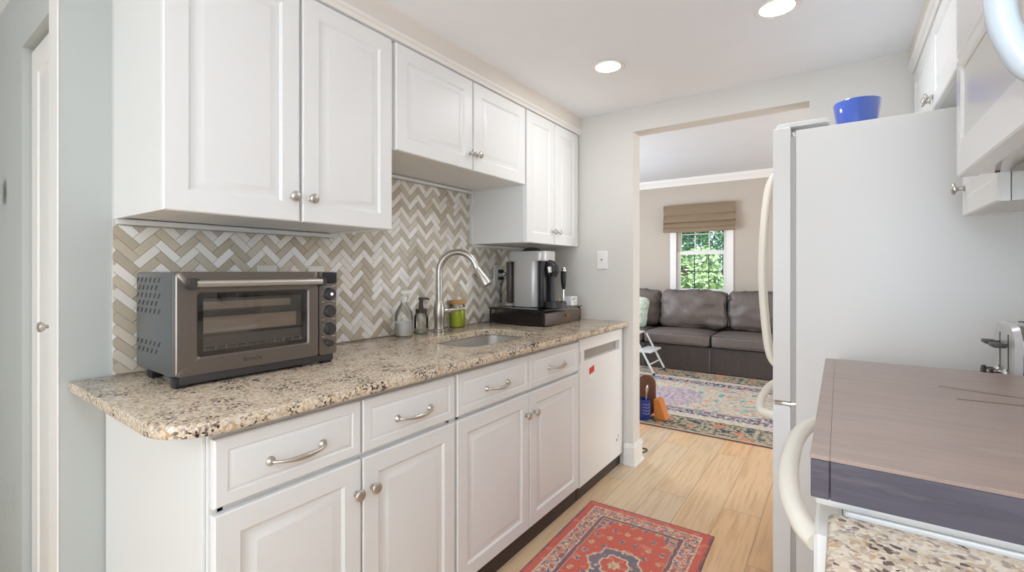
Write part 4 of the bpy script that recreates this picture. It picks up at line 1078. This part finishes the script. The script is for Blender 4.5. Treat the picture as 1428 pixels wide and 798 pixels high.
def back_cushion(xa, xb, seed, tilt, rz):
    bm = puff(B(), (xa, 6.30, .482), (xb, 6.56, .965), .075, .02, .06, .034, seed, 15)
    cen = Vector(((xa+xb)/2, 6.43, .48)); m_ = Matrix.Translation(cen) @ Matrix.Rotation(R(rz), 4, 'Z') @ Matrix.Rotation(R(-tilt), 4, 'X') @ Matrix.Translation(-cen)
    bmesh.ops.transform(bm, matrix=m_, verts=bm.verts); c = obj('back_cushion', bm, M['sofa'], sf, 80)
    pts = [m_ @ Vector(p) for p in ((xa+.02, 6.33, .53), (xa+.004, 6.34, .70), (xa+.018, 6.34, .92), (xa+.09, 6.335, .958), ((xa+xb)/2, 6.325, .972), (xb-.09, 6.335, .958), (xb-.018, 6.34, .92), (xb-.004, 6.34, .70), (xb-.02, 6.33, .53))]
    obj('piping', tube(B(), smooth_path(pts, 5), .006, 8), M['sofa_pipe'], c)
back_cushion(-2.88, -2.03, 2.0, 8, 8); back_cushion(-1.985, -1.175, 5.3, 6, 0); back_cushion(-1.155, -.40, 9.1, 9, -3)
for xa in (sx_0-.17, sx_1-.02):
    obj('arm', puff(B(), (xa, 5.95, .012), (xa+.19, 6.88, .63), .07, .02, 0, .006, xa), M['sofa'], sf, 80)
bm = puff(B(), (-2.58, 6.10, .476), (-2.14, 6.24, .90), .06, 0, .05, .01, 3, 9)
m_ = Matrix.Translation((-2.36, 6.17, .48)) @ Matrix.Rotation(R(-14), 4, 'X') @ Matrix.Rotation(R(4), 4, 'Y') @ Matrix.Translation((2.36, -6.17, -.48))
bmesh.ops.transform(bm, matrix=m_, verts=bm.verts)
tag(obj('throw_pillow', bm, M['pillow'], None, 80), 'pale teal patterned throw pillow at the left end of the sofa', 'pillow')

# ------------------------------------------------------------------ step stool, tin, block in the doorway
ss = thing('step_stool', 'white folding step stool standing on the rug before the sofa', 'step stool', (-2.05, 5.63, .0095))
zr = .0098
def rail(p, q, r=.012): return tube(B(), [p, q], r, 10)
for yy in (5.43, 5.83):
    l_ = obj('front_rail', rail((-1.785, yy, zr+.022), (-2.01, yy, .445)), M['ladder'], ss); f_ = B(); tube(f_, [(-1.777, yy, zr), (-1.787, yy, zr+.024)], .015, 10); obj('rubber_foot', f_, M['black'], l_)
    l_ = obj('rear_rail', rail((-2.40, yy, zr+.022), (-2.13, yy, .440)), M['ladder'], ss); f_ = B(); tube(f_, [(-2.411, yy, zr), (-2.399, yy, zr+.024)], .015, 10); obj('rubber_foot', f_, M['black'], l_)
obj('tread', bx((-1.99, 5.435, .262), (-1.82, 5.825, .287), .006), M['ladder'], ss); obj('tread', bx((-2.27, 5.42, .452), (-2.03, 5.84, .474), .006), M['ladder'], ss)
obj('cross_brace', rail((-1.835, 5.43, .13), (-1.835, 5.83, .13), .009), M['ladder'], ss); obj('cross_brace', rail((-2.35, 5.43, .13), (-2.35, 5.83, .13), .009), M['ladder'], ss)
zr = .0095
tn = thing('utensil_tin', 'navy blue tin holding brushes at the doorway edge', 'tin', (-1.335, 3.80, zr))
obj('tin', lathe(B(), [(.003, .002), (.052, 0), (.054, .004), (.054, .165), (.051, .166), (.050, .010), (.003, .008)], (-1.335, 3.80, zr), 28), M['bluetin'], tn, 40)
bm = B()
for z in (.055, .080, .105, .130):
    for i in range(7):
        t0 = R(-75+14*i); p0 = Vector((-1.335+.0545*math.cos(t0), 3.80+.0545*math.sin(t0), zr+z+.004*math.cos(i*1.0)))
        t1 = R(-75+14*i+8); p1 = Vector((-1.335+.0545*math.cos(t1), 3.80+.0545*math.sin(t1), zr+z+.004*math.cos(i+.6))); tube(bm, [p0, p1], .0022, 6)
obj('print', bm, mat('pale_print', '#aeb6d0', .5), tn)
def utensil(label, x, y, tx, ty, h, kind, m):
    p0 = Vector((x, y, zr+.012)); p1 = Vector((tx, ty, zr+h)); d_ = (p1-p0).normalized(); bm = tube(B(), [p0, p1], .005, 8)
    e = thing(kind, label, 'utensil', p0, 'utensils in the blue tin')
    obj('handle', bm, m, e)
    hd_ = B(); tube(hd_, smooth_path([p1-d_*.004, p1+d_*.03, p1+d_*.06, p1+d_*.085, p1+d_*.092], 3), [.008, .014, .018, .021, .024, .026, .026, .024, .021, .016, .012, .008, .004], 12, .35); obj('head', hd_, m, e, 60)
utensil('silver spoon leaning out of the blue tin', -1.320, 3.785, -1.300, 3.775, .20, 'spoon', M['steel'])
utensil('dark handled brush leaning left in the blue tin', -1.350, 3.80, -1.365, 3.79, .26, 'brush', M['darkgrey'])
def paddle():
    bm = prism(B(), rrect(-1.42, -1.272, 0, .34, .068, 8), 0, .022, .004, 2)
    for v in bm.verts: v.co = Vector((v.co.x, 3.91+v.co.z, zr+v.co.y))
    return bm
tag(obj('wooden_paddle', paddle(), M['brownwood'], None, 40), 'rounded brown wooden board standing behind the blue tin', 'board')
bm = B(); vs0 = [(-1.255, .001), (-1.160, .001), (-1.215, .165), (-1.262, .165)]
a = [bm.verts.new((x, 3.83, zr+z)) for x, z in vs0]; b = [bm.verts.new((x+.006, 3.93, zr+z)) for x, z in vs0]; bm.faces.new(a); bm.faces.new(b)
for i in range(4): bm.faces.new((a[i], a[(i+1) % 4], b[(i+1) % 4], b[i]))
bmesh.ops.bevel(bm, geom=bm.edges[:], offset=.005, segments=2, affect='EDGES')
tag(obj('wedge_block', bm, M['orange'], None, 40), 'orange wooden wedge block on the rug beside the blue tin', 'block')
tag(obj('floor_cable', tube(B(), smooth_path([(-1.24, 3.10, .0045), (-1.13, 3.17, .0045), (-1.085, 3.165, .0045), (-1.10, 3.09, .0045), (-1.20, 3.02, .0045)], 6), .004, 8), M['cord']), 'thin black cord looping on the floor behind the doorway corner', 'cable')

# small wall fixture at the left picture edge
th_ = thing('thermostat', 'small white wall unit with blue face at the far left edge', 'wall unit', (-2.668, .3355, 1.545))
obj('housing', bx((-2.70, .318, 1.500), (-2.630, .3355, 1.590), .006), M['plate'], th_)
obj('face', bx((-2.695, .3165, 1.515), (-2.640, .3178, 1.575), .0004, 1), M['bluetin'], th_)
wg = bx((-2.506, .3335, .33), (-2.499, .3358, .46), .001, 1)
tag(obj('wall_vent', wg, M['gasket']), 'narrow grey slot low on the wall left of the pantry door', 'vent')

# ------------------------------------------------------------------ outside: lawn and trees beyond the window
g = bx((-14, 7.2, -.12), (12, 30, -.02)); o = struct('ground', g, M['grass'])
def tree(x, y, h, rad, label, seed, cols, nleaf=2600):
    rnd = random.Random(seed); t = thing('leafy_tree', label, 'tree', (x, y, -.02), 'trees outside the window')
    obj('trunk', tube(B(), smooth_path([(x, y, -.02), (x+.05, y, h*.3), (x-.04, y+.05, h*.6), (x+.02, y, h*.85)], 4), [.14-.008*i for i in range(13)], 10), M['trunk'], t)
    bm = B(); cl = bm.loops.layers.float_color.new('Col'); cc = [lin(c) for c in cols]
    lobes = [(Vector((x+rnd.uniform(-.75, .75)*rad, y+rnd.uniform(-.6, .6)*rad, h*rnd.uniform(.12, .95))), rad*rnd.uniform(.3, .6)) for _ in range(16)]
    for i in range(nleaf):
        c, r = lobes[i % 16]; d = Vector((rnd.gauss(0, 1), rnd.gauss(0, 1), rnd.gauss(0, 1))).normalized(); p = c+d*r*rnd.uniform(.75, 1.05)
        s = rnd.uniform(.035, .085); e1 = Vector((rnd.gauss(0, 1), rnd.gauss(0, 1), rnd.gauss(0, .7))).normalized(); e2 = e1.cross(d)
        if e2.length < .05: continue
        e2.normalize(); vs = [bm.verts.new(p+e1*s*a+e2*s*.5*b) for a, b in ((-1, 0), (-.2, 1), (1, 0), (-.2, -1))]
        f = bm.faces.new(vs); k = cc[rnd.randrange(len(cc))]
        for lp in f.loops: lp[cl] = (*k, 1)
    me = bpy.data.meshes.new('foliage'); 
    for v in bm.verts: v.co -= t.location
    bm.to_mesh(me); bm.free(); me.materials.append(M['leaf']); fo = bpy.data.objects.new('foliage', me); COL.objects.link(fo); fo.parent = t
light_g = ['#a3c07a', '#bcd39a', '#86ad66', '#d2e0b4']; mid_g = ['#467f4c', '#5c9560', '#376a41', '#72a86c']; dark_g = ['#2f5a35', '#3f6e3e', '#27492c', '#4f7f48']
tree(-2.5, 9.6, 1.55, .8, 'pale green leafy shrub tree closest outside the window', 1, light_g, 5200)
tree(-3.7, 12.4, 4.2, 1.6, 'mid green tree left of the window view outside', 2, mid_g, 6500)
tree(-1.7, 12.8, 4.4, 1.6, 'mid green tree right of the window view outside', 3, mid_g, 6500)
tree(-2.9, 15.5, 6.0, 2.4, 'tall dark green tree in the middle distance outside', 4, dark_g, 5000)
tree(-5.6, 16.0, 6.0, 2.4, 'tall dark green tree far left outside', 5, dark_g, 4500)
tree(-.4, 15.8, 6.0, 2.3, 'tall dark green tree far right outside', 6, dark_g, 4500)
